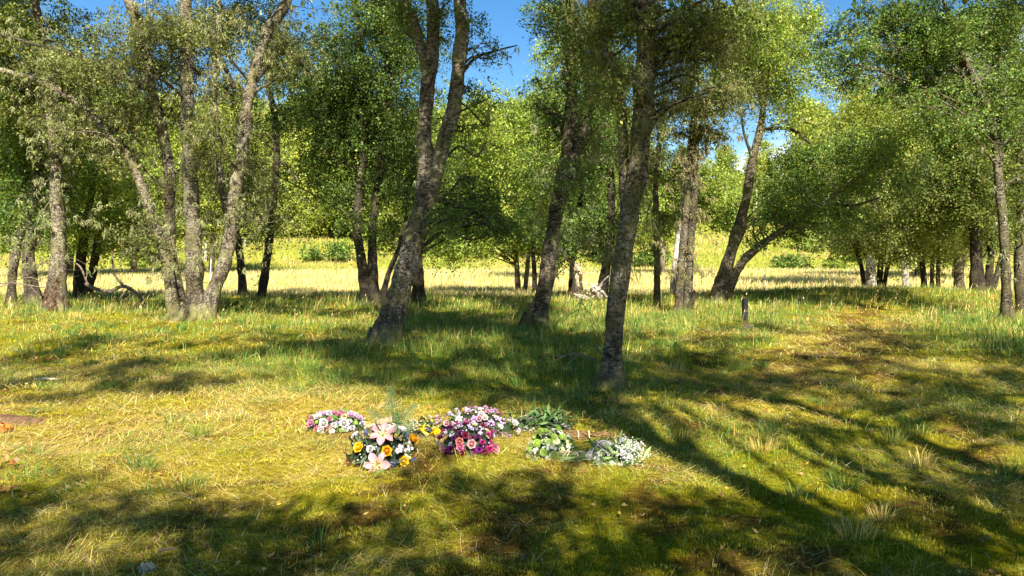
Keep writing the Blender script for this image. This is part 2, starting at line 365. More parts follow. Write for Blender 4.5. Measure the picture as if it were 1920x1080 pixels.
    n = 1500; x, y = scatter(n, 16, 28.5, 1.08); path = path_at(x, y, 1.3); k = rng.uniform(0, 1, n) > path * 1.2; x, y = x[k], y[k]; m = len(x)   # flower stalks
    z = G(x, y); h = rng.uniform(.22, .48, m); az = rng.normal(.4, 1.0, m); ln = rng.uniform(.02, .4, m)
    c = jit(np.array([.40, .29, .14]), m)
    B.add(*blades(x, y, h, az, ln, np.full(m, .006), c, .6))
    tip = np.stack([x + np.cos(az) * np.sin(ln) * h * .95, y + np.sin(az) * np.sin(ln) * h * .95, z + np.cos(ln) * h * .93], 1)
    B.add(*blades(tip[:, 0], tip[:, 1], rng.uniform(.05, .10, m), az, ln + .4, np.full(m, .022), c * 1.1, .6, tip[:, 2] - .05))
    o = link('long_grass', B.mesh('long_grass', M_GRASS)); tag(o, 'long seeding grass along the edge of the wood', 'grass', None, 'stuff')
    # hay meadow and the bank
    Cc = Acc()
    for (y0, y1, n, hs, ws) in ((28, 42, 80000, .30, .026), (42, 76, 90000, .42, .05)):
        x, y = scatter(n, y0, y1, 1.15); m = n
        g = sstep(.0, .8, n_far(x * 1.3 + 9, y * 2.2))
        q = rng.uniform(0, 1, m); c = jit(np.array([.58, .47, .22]), m, .2)
        c = np.where((q < .28 + .4 * g)[:, None], jit(np.array([.40, .46, .10]), m), c); c = np.where((q > .88)[:, None], jit(np.array([.50, .29, .17]), m), c)
        Cc.add(*blades(x, y, hs * rng.uniform(.5, 1.2, m), rng.normal(.3, 1.2, m), rng.uniform(.05, .6, m), ws * rng.uniform(.5, 1.3, m), c, .9))
    n = 50000; x, y = scatter(n, 73, 125, 1.15, .8); m = n
    q = sstep(-.1, .6, n_hill(x * 3, y * 3)); c = np.where((rng.uniform(0, 1, m) < q * .6)[:, None], jit(np.array([.44, .35, .14]), m), jit(np.array([.28, .32, .06]), m))
    Cc.add(*blades(x, y, .4 * rng.uniform(.5, 1.4, m), rng.normal(.3, 1.5, m), rng.uniform(.05, .8, m), .12 * rng.uniform(.5, 1.3, m), c, .9))
    o = link('meadow_grass', Cc.mesh('meadow_grass', M_GRASS)); tag(o, 'sunlit straw coloured hay grass of the meadow beyond the trees', 'grass', None, 'stuff')
build_grass()

# ------------------------------------------------------------------ leaves
def leaf_quads(pos, L, col, up=.35, seed=None):
    n = len(pos); L = np.broadcast_to(L, n) * rng.uniform(.55, 1.5, n)
    nv = norm(rng.normal(0, 1, (n, 3)) + np.array([0, 0, up])); r = norm(np.cross(nv, rng.normal(0, 1, (n, 3)))); s = np.cross(nv, r)
    r = r * (L * .5)[:, None]; s = s * (L * .31)[:, None]
    v = np.stack([pos - r, pos + s - r * .15, pos + r, pos - s - r * .15], 1).reshape(-1, 3)
    return v, np.arange(n * 4).reshape(n, 4), np.repeat(col, 4, 0)
PAL = {   # leaf colours: main and second
    'olive': ((.105, .135, .020), (.18, .18, .034)),
    'green': ((.095, .155, .024), (.16, .20, .034)),
    'deep': ((.080, .130, .022), (.135, .17, .03)),  # darkest green; on the many-stemmed dark clump it carries painted-in shade
    'lime': ((.20, .26, .036), (.31, .32, .05)),
    'yellow': ((.24, .275, .042), (.34, .335, .06)),
    'pale': ((.28, .31, .08), (.36, .35, .11)),
    'mossy': ((.125, .140, .032), (.20, .185, .055)),
}
GAPS = ((945, 70, 62, 90), (180, 40, 30, 34), (590, 5, 40, 18), (1262, 150, 30, 18), (1275, 205, 22, 20), (1415, 255, 52, 30), (1537, 195, 20, 40), (1590, 10, 30, 14), (490, 175, 14, 34), (1260, 250, 22, 24))
def in_gap(px, py, r):
    return any(((px - a) / (c + r * .75)) ** 2 + ((py - b) / (d + r * .75)) ** 2 < 1 for a, b, c, d in GAPS)
def blob_leaves(c, r, D, tau, pal, leafL, hang=.6, wood=None):
    """twigs with leaves through an ellipsoid of centre c and radii r, thinned by tau"""
    A = np.pi * r[0] * r[2]; n = int(1.0 * tau * A / (.15 * leafL ** 2)); per = 22; nt = max(4, int(n * 1.5) // per)
    d = norm(rng.normal(0, 1, (nt, 3))); rad = rng.uniform(.10, 1.15, nt) ** .5 * np.where(rng.uniform(0, 1, nt) < .16, rng.uniform(1.1, 1.5, nt), 1)
    # uneven outline: lobes
    lob = .80 + .36 * np.sin(d[:, 0] * 4 + c[0] * 3) * np.sin(d[:, 2] * 5 + c[2]) + .16 * np.sin(d[:, 1] * 7 + c[1])
    s = c + d * (rad * lob)[:, None] * r
    kv = norm(rng.normal(0, 1, (3, 3))) * (6.28 / (1.05 * max(np.mean(r), .25))) * rng.uniform(.7, 1.5, (3, 1)); ho = np.sin(s @ kv.T + rng.uniform(0, 6.28, 3)).sum(1)
    kp = ho > -.2; kp[:4] = True; s, d = s[kp], d[kp]; nt = len(s)          # gaps between the sprays
    tl = rng.uniform(.35, 1.0, nt) * np.clip(np.mean(r) * .85, .3, 1.5)
    dr = norm(d * np.array([1, 1, .45]) + rng.normal(0, .55, (nt, 3)))
    t = rng.uniform(0, 1, (nt, per)); off = rng.normal(0, leafL * .9, (nt, per, 3))
    p = s[:, None] + dr[:, None] * (t * tl[:, None])[..., None] + off
    p[..., 2] -= hang * (t ** 2) * tl[:, None]
    ca, cb = np.array(PAL[pal][0]), np.array(PAL[pal][1])
    mix = np.clip(rng.normal(.35, .35, (nt, 1, 1)), 0, 1) * np.ones((1, per, 1)); br = np.exp(rng.normal(0, .38, (nt, per, 1)) + rng.normal(0, .18, (nt, 1, 1)))
    col = np.clip((ca + (cb - ca) * mix) * br * np.array([1.0, 1.10, 1.0]), .006, .62)
    yel = rng.uniform(0, 1, (nt, per, 1)) < .025
    col = np.where(yel, np.array([.34, .25, .03]), col)
    tips = None
    if wood is not None:
        k = rng.choice(nt, min(nt, max(6, nt // 3)), replace=False)
        w = max(.005, .00035 * D)
        for i in k:
            a, b = s[i], s[i] + dr[i] * tl[i] * .6; b = b - np.array([0, 0, hang * .3 * tl[i]]); e = s[i] + dr[i] * tl[i] - np.array([0, 0, hang * tl[i]])
            h = norm(np.cross(dr[i], rng.normal(0, 1, 3))) * w * .5
            wood.add(np.array([a - h, a + h, b - h * .7, b + h * .7, e - h * .3, e + h * .3]), [[0, 1, 3, 2], [2, 3, 5, 4]])
    return leaf_quads(p.reshape(-1, 3), leafL, col.reshape(-1, 3)), s

def limb(acc, a, c, r, D, k_sub, big, seed, twig_pts=None):
    """a limb from a stem point a into the blob at c, then branchlets through it"""
    v = c - a; dist = np.linalg.norm(v)
    w1 = a + v * .38 + np.array([0, 0, .10 * dist]) + rng.normal(0, .07, 3) * dist; w2 = a + v * .7 + np.array([0, 0, .06 * dist]) + rng.normal(0, .07, 3) * dist
    pts, rad = spline([a, w1, w2, c], [big, big * .72, big * .5, big * .3], max(.12, .012 * D)); acc.add(*tube(pts, rad, 6, .12, 0, seed))
    tgt = c + norm(rng.normal(0, 1, (k_sub, 3))) * r * rng.uniform(.45, .95, (k_sub, 1))
    for i, q in enumerate(tgt):
        s = pts[int(len(pts) * random.uniform(.45, .98))]; u = q - s; du = np.linalg.norm(u)
        m1 = s + u * .5 + rng.normal(0, .1, 3) * du + np.array([0, 0, .08 * du])
        p2, r2 = spline([s, m1, q], [big * .34, big * .2, big * .09], max(.15, .014 * D)); acc.add(*tube(p2, np.maximum(r2, .0003 * D), 4, 0, 0, i))

def lichen_mesh(pts, size, n_per, col, D):
    A = []; n = len(pts) * n_per
    base = np.repeat(pts, n_per, 0) + rng.normal(0, size * .35, (n, 3))
    d = rng.normal(0, .8, (n, 3)); d[:, 2] = -np.abs(d[:, 2]) - .5; d = norm(d); L = size * rng.uniform(.5, 1.6, n)
    s = norm(np.cross(d, rng.normal(0, 1, (n, 3)))) * (np.maximum(.0035, .00045 * D) * rng.uniform(.6, 1.6, n))[:, None]
    mid = base + d * (L * .5)[:, None] + rng.normal(0, .15, (n, 3)) * L[:, None]; tip = base + d * L[:, None]; tip[:, 2] -= L * .35
    v = np.stack([base - s, base + s, mid + s * .8, mid - s * .8, tip - s * .2, tip + s * .2], 1).reshape(-1, 3)
    b = np.arange(n)[:, None] * 6; f = np.concatenate([b + [0, 1, 2, 3], b + [3, 2, 5, 4]], 1).reshape(-1, 4)
    c = np.repeat(np.clip(np.array(col) * np.exp(rng.normal(0, .25, (n, 1))), 0, .8), 6, 0)
    return v, f, c

def tree(name, label, D, stems, blobs, pal='olive', bark='mid', lichen=0, lichen_col=(.26, .27, .14), tau=1.5, cat='tree', group=None, top=True, hang=.6, limbs=(), extra=(), twigs=0, pal2=None, leaf=.0029, flare=.55, lich_size=None):
    s0 = stems[0]; b0 = P(s0[0][0], s0[0][1], D); base = np.array([b0[0], b0[1], float(G(b0[0], b0[1]))])
    root = thing(name, base, label, cat, group)
    allp, allr = [], []
    for si, st in enumerate(stems):
        pts, rad = [], []
        for q in st:
            dd = q[3] if len(q) > 3 else 0
            pts.append(P(q[0], q[1], D + dd)); rad.append(q[2] * .415 * (D + dd) / F)
        pts = np.array(pts); rad = np.array(rad)
        grounded = st[0][1] > 520
        if grounded:
            g = float(G(pts[0][0], pts[0][1])); pts[0][2] = min(pts[0][2], g) - .12; pts[0][:2] -= 0
        if st[-1][1] <= 60 and top:               # carries on above the picture
            dv = norm(pts[-1] - pts[-2]); dv = norm(dv + np.array([0, 0, .8])); hh = random.uniform(2.0, 3.4)
            pts = np.vstack([pts, pts[-1] + dv * hh * .5 + rng.normal(0, .15, 3), pts[-1] + dv * hh + rng.normal(0, .25, 3)]); rad = np.append(rad, [rad[-1] * .6, rad[-1] * .2])
        pp, rr = spline(pts, rad, max(.06, .007 * D))
        seg = 16 if D < 18 else 10
        v, f = tube(pp, rr, seg, .09, flare if grounded else 0, si * 2.1 + s0[0][0])
        o = link('trunk', mesh('trunk', v - base, f, BARK[bark], None, True), root)
        allp.append(pp); allr.append(rr)
    AP = np.concatenate(allp); AR = np.concatenate(allr)
    wood, crown = Acc(), Acc()
    lich_pts = [AP]
    for li, lb in enumerate(limbs):
        pts = np.array([P(q[0], q[1], D + (q[3] if len(q) > 3 else 0)) for q in lb]); rad = np.array([q[2] * .5 * D / F for q in lb])
        pp, rr = spline(pts, rad, max(.06, .008 * D)); v, f = tube(pp, rr, 8, .1, 0, li); link('bough', mesh('bough', v - base, f, BARK['dark'], None, True), root); lich_pts.append(pp)
    if twigs:                                     # tangle of fine bare twigs
        lp = np.concatenate(lich_pts); lp = lp[(lp[:, 2] > 1.0) & (lp[:, 2] < 7.2)]; tw = Acc()
        for i in range(twigs):
            a = lp[rng.integers(len(lp))]; d = norm(rng.normal(0, 1, 3) * [1, .8, .5] + [0, 0, .1]); Lt = rng.uniform(.35, 1.3); q = [a]
            for k in range(4): d = norm(d + rng.normal(0, .38, 3) - [0, 0, .12]); q.append(q[-1] + d * Lt / 4)
            r0 = max(.004, .00042 * D) * rng.uniform(.6, 1.5); pp, rr = spline(q, [r0 * 1.3, r0, r0 * .8, r0 * .6, r0 * .3], .12); tw.add(*tube(pp, rr, 4, 0, 0, i)); lich_pts.append(pp[::2])
            if rng.uniform() < .6:
                e = q[2] + norm(rng.normal(0, 1, 3)) * Lt * .3; pp, rr = spline([q[2], (q[2] + e) / 2 + rng.normal(0, .03, 3), e], [r0 * .7, r0 * .5, r0 * .25], .12); tw.add(*tube(pp, rr, 3, 0, 0, i))
        link('twigs', tw.mesh('twigs', BARK['mid'], False, base), root)
    if D < 20.5:                                  # roots running into the turf
        rt = Acc()
        for si, st in enumerate(stems):
            if st[0][1] < 560: continue
            c0 = allp[si][0]; rb = st[0][2] * .415 * D / F
            for k in range(5):
                a = rng.uniform(0, 6.28); d = np.array([math.cos(a), math.sin(a)]); q = []
                for t, h in ((.7, .22), (1.2, .05), (1.8, .0), (2.5, -.08)): p = c0[:2] + d * rb * t + rng.normal(0, .02, 2) * t; q.append([p[0], p[1], float(G(p[0], p[1])) + h * rb / .2])
                pp, rr = spline(q, [rb * .42, rb * .34, rb * .2, rb * .1], .06); rt.add(*tube(pp, rr, 7, .12, 0, k))
        if rt.n: link('roots', rt.mesh('roots', BARK[bark], True, base), root)
    bl = [(P(b[0], b[1], D + (b[4] if len(b) > 4 else rng.normal(0, .5))), np.array([b[2], .5 * (b[2] + b[3]), b[3]]) * D / F, b[5] if len(b) > 5 else 1.0, leaf * D) for b in blobs]
    for b in list(blobs):                         # looser, airier boughs round the drawn ones
        for t in range(3):
            if t == 2 and b[1] > 300: break
            k = rng.uniform(1.0, 1.6); qx, qy = b[0] + rng.normal(0, .9) * b[2], b[1] + rng.normal(0, .8) * b[3]
            if in_gap(qx, qy, k * b[2]) or (qy > 430 and top) or qy + k * b[3] > (500 if D < 40 else 455): continue
            bl.append((P(qx, qy, D + rng.normal(.7, 1.0)), np.array([b[2], .5 * (b[2] + b[3]), b[3]]) * D / F * k, (b[5] if len(b) > 5 else 1.0) * (.46 if qy < 300 else .30), leaf * D))
    for e in extra: bl.append((np.array(e[0], float), np.array(e[1], float), e[2], .11))
    if top:                                       # crown above the picture: shades the ground behind
        for pp in allp:
            if pp[-1][2] > CAMZ + (HZ + 20) / F * D:
                for k in range(5):
                    c = pp[-1] + rng.normal(0, 1, 3) * np.array([1.2, 1.2, .8]) + np.array([0, 0, -.1])
                    if c[2] - .8 > CAMZ + (HZ + 5) / F * c[1]: bl.append((c, rng.uniform(.7, 1.2, 3), .75, .11))
    for i, (c, r, tf, L) in enumerate(bl):
        dv = AP - c; dist = np.linalg.norm(dv, axis=1); cost = dist + 2.2 * np.maximum(AP[:, 2] - c[2] + .35 * dist, 0) + 9 * (AP[:, 2] < .9)
        k = int(np.argmin(cost)); a = AP[k]
        limb(wood, a, c, r, D, 5 if D < 26 else 3, float(np.clip(AR[k] * .34, .010, .030)), i)
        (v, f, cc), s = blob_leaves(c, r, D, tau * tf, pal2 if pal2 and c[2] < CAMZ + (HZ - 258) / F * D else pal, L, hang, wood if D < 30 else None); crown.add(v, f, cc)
    if wood.n: link('branches', wood.mesh('branches', BARK['dark' if bark == 'dark' else 'mid'], False, base), root)
    if crown.n: link('crown', crown.mesh('crown', M_LEAF, False, base), root)
    if lichen:
        lp = np.concatenate(lich_pts); lp = lp[(lp[:, 2] > .9) & (lp[:, 2] < 7.5)]
        ws = wood.v and np.concatenate(wood.v)
        if len(lp):
            a = lp[rng.integers(0, len(lp), lichen)] + rng.normal(0, .06, (lichen, 3))
            if isinstance(ws, np.ndarray):
                w = ws[rng.integers(0, len(ws), lichen // 2)]; a = np.concatenate([a, w[w[:, 2] < 7.5]])
            v, f, c = lichen_mesh(a, lich_size or .08, 16, lichen_col, D)
            link('lichen', mesh('lichen', v - base, f, M_LICHEN, c), root)
    return root

# ---- the birches, from left to right
tree('birch_tree', 'thin leaning birch at the far left edge of the wood', 22.9,
     [[(20, 574, 22), (24, 515, 17), (36, 452, 15), (44, 400, 14), (42, 300, 12), (30, 190, 9)]],
     [(20, 300, 45, 45), (15, 400, 40, 40), (50, 350, 40, 40), (10, 210, 40, 40), (55, 190, 45, 35)], 'green', 'mid', 60)
tree('birch_tree', 'grey birch trunk just left of the trunk with the split red base', 22.6,
     [[(66, 572, 38), (56, 515, 27), (54, 465, 25), (66, 390, 23), (72, 280, 20), (74, 190, 16), (80, 90, 12)]],
     [(95, 270, 45, 40), (40, 260, 45, 45), (100, 350, 40, 45), (60, 440, 35, 30, 1, .6), (110, 190, 45, 35)], 'green', 'mid', 90)
T1 = tree('birch_tree', 'birch with the split red-brown rotten base at the left of the picture', 19.2,
     [[(106, 592, 46), (108, 520, 37), (110, 458, 31), (107, 367, 28), (104, 275, 26), (95, 202, 25), (85, 122, 23), (70, 30, 21), (64, 0, 20)]],
     [(50, 35, 80, 45), (130, 60, 55, 40, 1), (40, 120, 60, 45), (150, 130, 45, 35, 1), (25, 200, 40, 40), (160, 215, 40, 35, 1), (20, 60, 50, 40, -1)],
     'olive', 'pale', 360, (.25, .26, .12), 1.4, lich_size=.075, twigs=130)
def heartwood():
    base = np.array(T1.location); a = Acc()
    for dx, z0, z1, w in ((-.13, -.05, 1.0, .075), (.10, .0, 1.2, .07), (-.02, -.05, .7, .085), (.19, -.02, .5, .06)):
        c = np.array([base[0] + dx, base[1], base[2]]); q = abs(dx) * .35; zm = (z0 + z1) / 2
        pts = [c + [0, -.335 + q, z0], c + [-.012, -.235 + q, zm * .8], c + [.015, -.185 + q, (zm + z1) / 2], c + [.03, -.13 + q, z1]]
        p, r = spline(pts, [w, w * .9, w * .6, w * .15], .05); a.add(*tube(p, r, 7, .35, 0, dx * 20))
    o = link('split_base', a.mesh('split_base', M_HEART, False, base), T1); o['label'] = 'splintered red-brown heartwood showing through the bark'
heartwood()
tree('birch_tree', 'two-stemmed birch with low leafy boughs right of the split-based trunk', 25.8,
     [[(148, 563, 26), (150, 510, 24), (155, 460, 20), (165, 400, 16), (175, 330, 12), (172, 250, 8)], [(158, 560, 24), (172, 517, 18), (185, 442, 16), (195, 395, 13), (198, 330, 10), (190, 260, 7)]],
     [(200, 415, 50, 35), (245, 350, 40, 40, 0, .7), (140, 425, 40, 35, 0, .7), (180, 320, 45, 40, 0, .7), (235, 455, 38, 26, 0, .7), (120, 360, 35, 40, 0, .7), (225, 270, 40, 35, 0, .7), (160, 470, 40, 18, 0, .5), (265, 410, 30, 40, 0, .6)], 'lime', 'dark', 60, tau=1.2)
T5 = tree('birch_tree', 'shaggy many-stemmed birch hung with pale lichen, left of the flowers', 16.8,
     [[(368, 606, 62), (366, 560, 40), (362, 428, 33), (355, 306, 31), (351, 183, 28), (350, 92, 27), (348, 0, 25)],
      [(334, 604, 34), (322, 560, 26), (312, 489, 24), (293, 428, 22), (269, 360, 20), (244, 300, 19), (208, 257, 18), (177, 220, 17), (140, 190, 16), (92, 162, 14), (49, 144, 12), (0, 131, 11)],
      [(350, 580, 26, .5), (325, 500, 24, .5), (318, 415, 23, .6), (318, 330, 23, .6), (300, 226, 24, .5), (284, 171, 24, .4), (269, 92, 24, .3), (250, 18, 22), (241, 0, 21)],
      [(383, 602, 44, -.1), (395, 562, 33, -.1), (422, 489, 30, -.1), (437, 416, 28, -.1), (440, 367, 28), (455, 275, 27), (461, 214, 26), (471, 159, 24), (489, 98, 24), (507, 49, 24), (538, 0, 23)],
      [(431, 440, 15, .3), (422, 391, 13, .4), (410, 306, 13, .5), (403, 214, 12, .5), (403, 110, 11, .5), (410, 31, 10, .5)]],
     [(310, 50, 45, 40), (215, 60, 55, 35, 0, .6), (330, 135, 45, 35), (400, 70, 45, 45, 1, .8), (440, 160, 40, 40, .5, .6), (470, 40, 45, 35, 1, .9), (525, 95, 32, 32, 0, .8), (245, 205, 50, 35), (390, 250, 32, 36), (480, 360, 38, 50, 1, .7), (160, 130, 45, 28, -1, .7), (90, 110, 45, 30, -1, .7), (395, 420, 28, 36, .6, .5), (270, 440, 34, 34, -.5, .45), (480, 440, 30, 30, .5, .5), (220, 300, 34, 30, 0, .5), (130, 240, 34, 28, 0, .4)],
     'mossy', 'pale', 1100, (.25, .26, .115), 1.25, lich_size=.075, twigs=330,
     limbs=[[(284, 171, 11, .3), (226, 144, 9, .2), (177, 122, 8, 0), (122, 98, 7, -.2), (61, 82, 6, -.2), (0, 64, 5, -.3)],
            [(205, 255, 8), (235, 225, 7), (240, 195, 6), (262, 160, 5)], [(265, 240, 8, .2), (232, 240, 7), (228, 290, 5)],
            [(440, 165, 8), (410, 100, 7), (395, 60, 5), (380, 20, 4)], [(470, 165, 8), (515, 110, 7), (545, 100, 6), (578, 135, 4)], [(437, 416, 8), (470, 400, 5), (500, 410, 3)], [(312, 489, 8), (270, 470, 6), (230, 470, 4)]])
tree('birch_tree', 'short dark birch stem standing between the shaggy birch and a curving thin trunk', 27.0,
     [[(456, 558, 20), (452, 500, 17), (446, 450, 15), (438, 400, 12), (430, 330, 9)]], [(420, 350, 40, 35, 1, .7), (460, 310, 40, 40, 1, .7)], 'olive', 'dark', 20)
tree('birch_tree', 'slender curving birch standing alone at the meadow edge, left of centre', 25.8,
     [[(488, 562, 21), (500, 489, 18), (511, 397, 16), (518, 306, 16), (516, 226, 15), (504, 160, 14), (510, 128, 12), (525, 70, 9)]],
     [(525, 130, 38, 36), (545, 205, 40, 25, 0, .6), (500, 410, 24, 30, 0, .45), (505, 70, 36, 35, 0, .7), (480, 250, 28, 30, 0, .5)], 'olive', 'dark', 70,
     limbs=[[(517, 300, 6), (535, 310, 5), (555, 335, 3)]])
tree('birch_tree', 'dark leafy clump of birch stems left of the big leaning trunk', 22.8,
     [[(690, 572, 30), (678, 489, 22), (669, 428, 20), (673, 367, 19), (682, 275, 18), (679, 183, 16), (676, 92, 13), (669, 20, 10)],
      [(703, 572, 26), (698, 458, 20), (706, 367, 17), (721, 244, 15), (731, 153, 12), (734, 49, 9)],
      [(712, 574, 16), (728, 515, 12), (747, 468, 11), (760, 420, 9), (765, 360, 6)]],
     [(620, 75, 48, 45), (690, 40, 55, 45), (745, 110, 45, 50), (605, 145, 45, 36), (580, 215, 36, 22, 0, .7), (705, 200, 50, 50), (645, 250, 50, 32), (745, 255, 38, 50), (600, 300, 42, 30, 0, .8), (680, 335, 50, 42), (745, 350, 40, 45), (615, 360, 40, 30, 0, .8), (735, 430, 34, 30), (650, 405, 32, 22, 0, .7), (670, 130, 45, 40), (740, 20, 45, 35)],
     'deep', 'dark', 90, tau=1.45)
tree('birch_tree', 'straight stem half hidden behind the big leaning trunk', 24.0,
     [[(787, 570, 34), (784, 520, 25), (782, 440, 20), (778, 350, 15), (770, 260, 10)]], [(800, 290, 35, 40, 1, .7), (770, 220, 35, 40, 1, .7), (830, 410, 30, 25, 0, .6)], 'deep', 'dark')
tree('birch_tree', 'big leaning grey trunk that forks in two, behind the flowers', 13.4,
     [[(722, 642, 62), (736, 590, 52), (750, 545, 50), (768, 477, 48), (786, 416, 46), (796, 367, 44), (797, 320, 34), (796, 232, 33), (803, 153, 33), (812, 73, 31), (810, 0, 29)],
      [(786, 420, 34), (800, 380, 34), (813, 340, 34), (831, 269, 33), (851, 202, 33), (860, 122, 32), (867, 49, 31), (862, 0, 30)],
      [(803, 150, 24), (790, 92, 22), (773, 31, 20), (758, 0, 19)]],
     [(885, 40, 26, 36, 0, .8), (900, 90, 26, 22, 0, .5), (932, 100, 36, 14, 0, .35), (760, 30, 40, 30, 0, .8), (830, 30, 20, 30, 0, .6), (850, 430, 40, 22, 1, 1.5), (905, 385, 50, 28, 1, 1.9), (945, 425, 34, 24, 1, 1.8), (890, 340, 36, 22, 1, 1.2), (880, 170, 24, 24, 0, .5), (870, 250, 24, 20, .5, .4)],
     'deep', 'pale', 60, tau=1.2, lich_size=.07, flare=.8,
     limbs=[[(812, 372, 10), (850, 385, 8, .3), (890, 395, 6, .5), (930, 425, 5, .7), (955, 445, 3, .8)], [(857, 150, 8), (890, 110, 6), (930, 95, 4), (970, 85, 2.5)]])
tree('birch_tree', 'round bright green sunlit tree standing out in the meadow behind', 31,
     [[(972, 556, 14), (968, 490, 12), (958, 430, 10), (945, 330, 8), (950, 230, 5)], [(982, 556, 12), (990, 490, 10), (995, 420, 8), (990, 320, 6)]],
     [(950, 215, 55, 45), (920, 290, 55, 50), (1000, 265, 40, 50), (880, 285, 32, 45), (960, 360, 60, 50), (905, 400, 50, 45), (1010, 370, 36, 45), (945, 450, 55, 25), (870, 450, 45, 28), (850, 400, 35, 35), (840, 460, 30, 22)], 'lime', 'pale', 40, tau=2.0, top=False)
tree('birch_tree', 'small dark stem beside the bright round meadow tree', 29.5, [[(1003, 560, 13), (1002, 510, 11), (1000, 470, 9), (1005, 400, 6)]], [(1015, 440, 30, 26), (995, 410, 30, 26)], 'green', 'dark', top=False)
tree('birch_tree', 'grey birch that leans right and forks, between the big leaning trunk and the nearest trunk', 16.1,
     [[(1004, 616, 54), (1010, 585, 42), (1022, 538, 36), (1034, 452, 34), (1045, 385, 33), (1062, 293, 29), (1071, 202, 28), (1070, 92, 28), (1067, 0, 26)],
      [(1042, 400, 26), (1062, 354, 25), (1084, 275, 25), (1103, 196, 25), (1116, 122, 24), (1119, 37, 22)]],
     [(1060, 35, 45, 36), (1020, 15, 35, 22, 0, .7), (1125, 50, 45, 40), (1045, 240, 36, 45, 1, .8), (1100, 330, 34, 40, .5, .8), (1135, 150, 34, 40), (1012, 205, 22, 25, 0, .5), (1060, 130, 20, 30, 0, .4), (1120, 250, 28, 36, .5, .7)],
     'deep', 'mid', 110, twigs=40, lich_size=.08, flare=.7)
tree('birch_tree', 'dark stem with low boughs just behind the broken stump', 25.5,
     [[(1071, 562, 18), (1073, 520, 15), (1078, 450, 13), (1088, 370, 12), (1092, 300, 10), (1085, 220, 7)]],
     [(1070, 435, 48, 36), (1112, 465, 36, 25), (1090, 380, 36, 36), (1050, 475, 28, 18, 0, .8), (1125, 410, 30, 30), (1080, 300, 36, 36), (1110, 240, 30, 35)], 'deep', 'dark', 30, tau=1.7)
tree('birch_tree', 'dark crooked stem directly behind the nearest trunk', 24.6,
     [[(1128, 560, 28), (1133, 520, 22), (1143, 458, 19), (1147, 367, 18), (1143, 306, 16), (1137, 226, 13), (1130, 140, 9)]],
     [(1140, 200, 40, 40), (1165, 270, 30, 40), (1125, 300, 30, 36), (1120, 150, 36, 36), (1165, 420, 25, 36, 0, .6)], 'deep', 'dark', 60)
T15 = tree('birch_tree', 'nearest birch trunk, pale and rough at the foot, with mossy forked top', 9.0,
     [[(1144, 733, 62), (1147, 690, 46), (1149, 655, 42), (1154, 591, 42), (1161, 528, 42), (1173, 450, 42), (1181, 390, 44), (1193, 342, 44), (1203, 244, 46), (1208, 153, 45), (1211, 61, 42), (1211, 0, 40)],
      [(1170, 460, 22, .05), (1172, 400, 24, .1), (1170, 330, 24, .1), (1168, 257, 23, .1), (1162, 171, 21, .1), (1143, 122, 19, .1), (1128, 80, 16, .1), (1110, 20, 13, .1)]],
     [(1165, 40, 50, 34, .6), (1260, 90, 50, 34, .5), (1310, 45, 70, 36), (1265, 20, 60, 28), (1160, 130, 34, 26, .6), (1330, 115, 55, 24, 0, .8), (1290, 165, 40, 14, .3, .5), (1245, 195, 36, 16, 0, .4), (1140, 40, 40, 35), (1370, 60, 45, 36, .3, .7), (1110, 100, 26, 24, 0, .6)],
     'olive', 'pale', 420, (.17, .175, .06), 1.1, twigs=60, leaf=.0040, lich_size=.12, flare=.75,
     limbs=[[(1206, 130, 12), (1250, 110, 10), (1300, 90, 8), (1340, 95, 6), (1380, 70, 4)], [(1206, 180, 9), (1240, 160, 7), (1280, 140, 5), (1310, 150, 3)], [(1205, 230, 8), (1240, 205, 6), (1275, 190, 3)]])
tree('birch_tree', 'thin straight dark birch just right of the nearest trunk', 22,
     [[(1232, 578, 17), (1232, 500, 14), (1232, 428, 14), (1229, 342, 13), (1238, 257, 11), (1248, 180, 8)]],
     [(1240, 230, 36, 34, 0, .6), (1225, 300, 28, 28, 0, .7), (1245, 400, 28, 26, 0, .6), (1220, 460, 22, 20, 0, .5)], 'olive', 'mid', 60)
tree('birch_tree', 'white-barked slim birch behind the paired curving stems', 27, [[(1260, 560, 15), (1266, 489, 12), (1274, 422, 11), (1282, 350, 8), (1280, 280, 5)]], [(1270, 340, 30, 34, 1, .7), (1300, 380, 30, 30, 1, .7)], 'olive', 'white', 20)
T18 = tree('birch_tree', 'pair of slim curving birch stems rising from one foot, left of the black post', 19.8,
     [[(1271, 591, 22), (1278, 489, 17), (1287, 397, 16), (1293, 306, 16), (1299, 238, 14), (1310, 170, 9)], [(1288, 588, 24), (1294, 477, 17), (1302, 367, 15), (1305, 275, 14), (1302, 226, 12), (1290, 160, 8)]],
     [(1305, 205, 45, 25), (1345, 175, 40, 28, 0, .8), (1265, 190, 38, 22, 0, .7), (1335, 250, 34, 20, 0, .5), (1300, 150, 42, 28), (1265, 250, 30, 18, 0, .4)], 'mossy', 'mid', 260, (.25, .22, .10), twigs=40, top=False,
     limbs=[[(1305, 290, 5), (1320, 300, 4), (1325, 270, 4), (1316, 240, 3)], [(1300, 240, 6), (1330, 245, 4), (1365, 260, 3)]])
def stub():
    base = np.array(T18.location); a = P(1291, 585, 19.7); b = P(1302, 545, 19.7); pts, rad = spline([a, (a + b) / 2, b], [.09, .075, .03], .05)
    link('broken_stub', mesh('broken_stub', tube(pts, rad, 8, .3, 0, 2)[0] - base, tube(pts, rad, 8, .3, 0, 2)[1], BARK['dark'], None, False), T18)
stub()
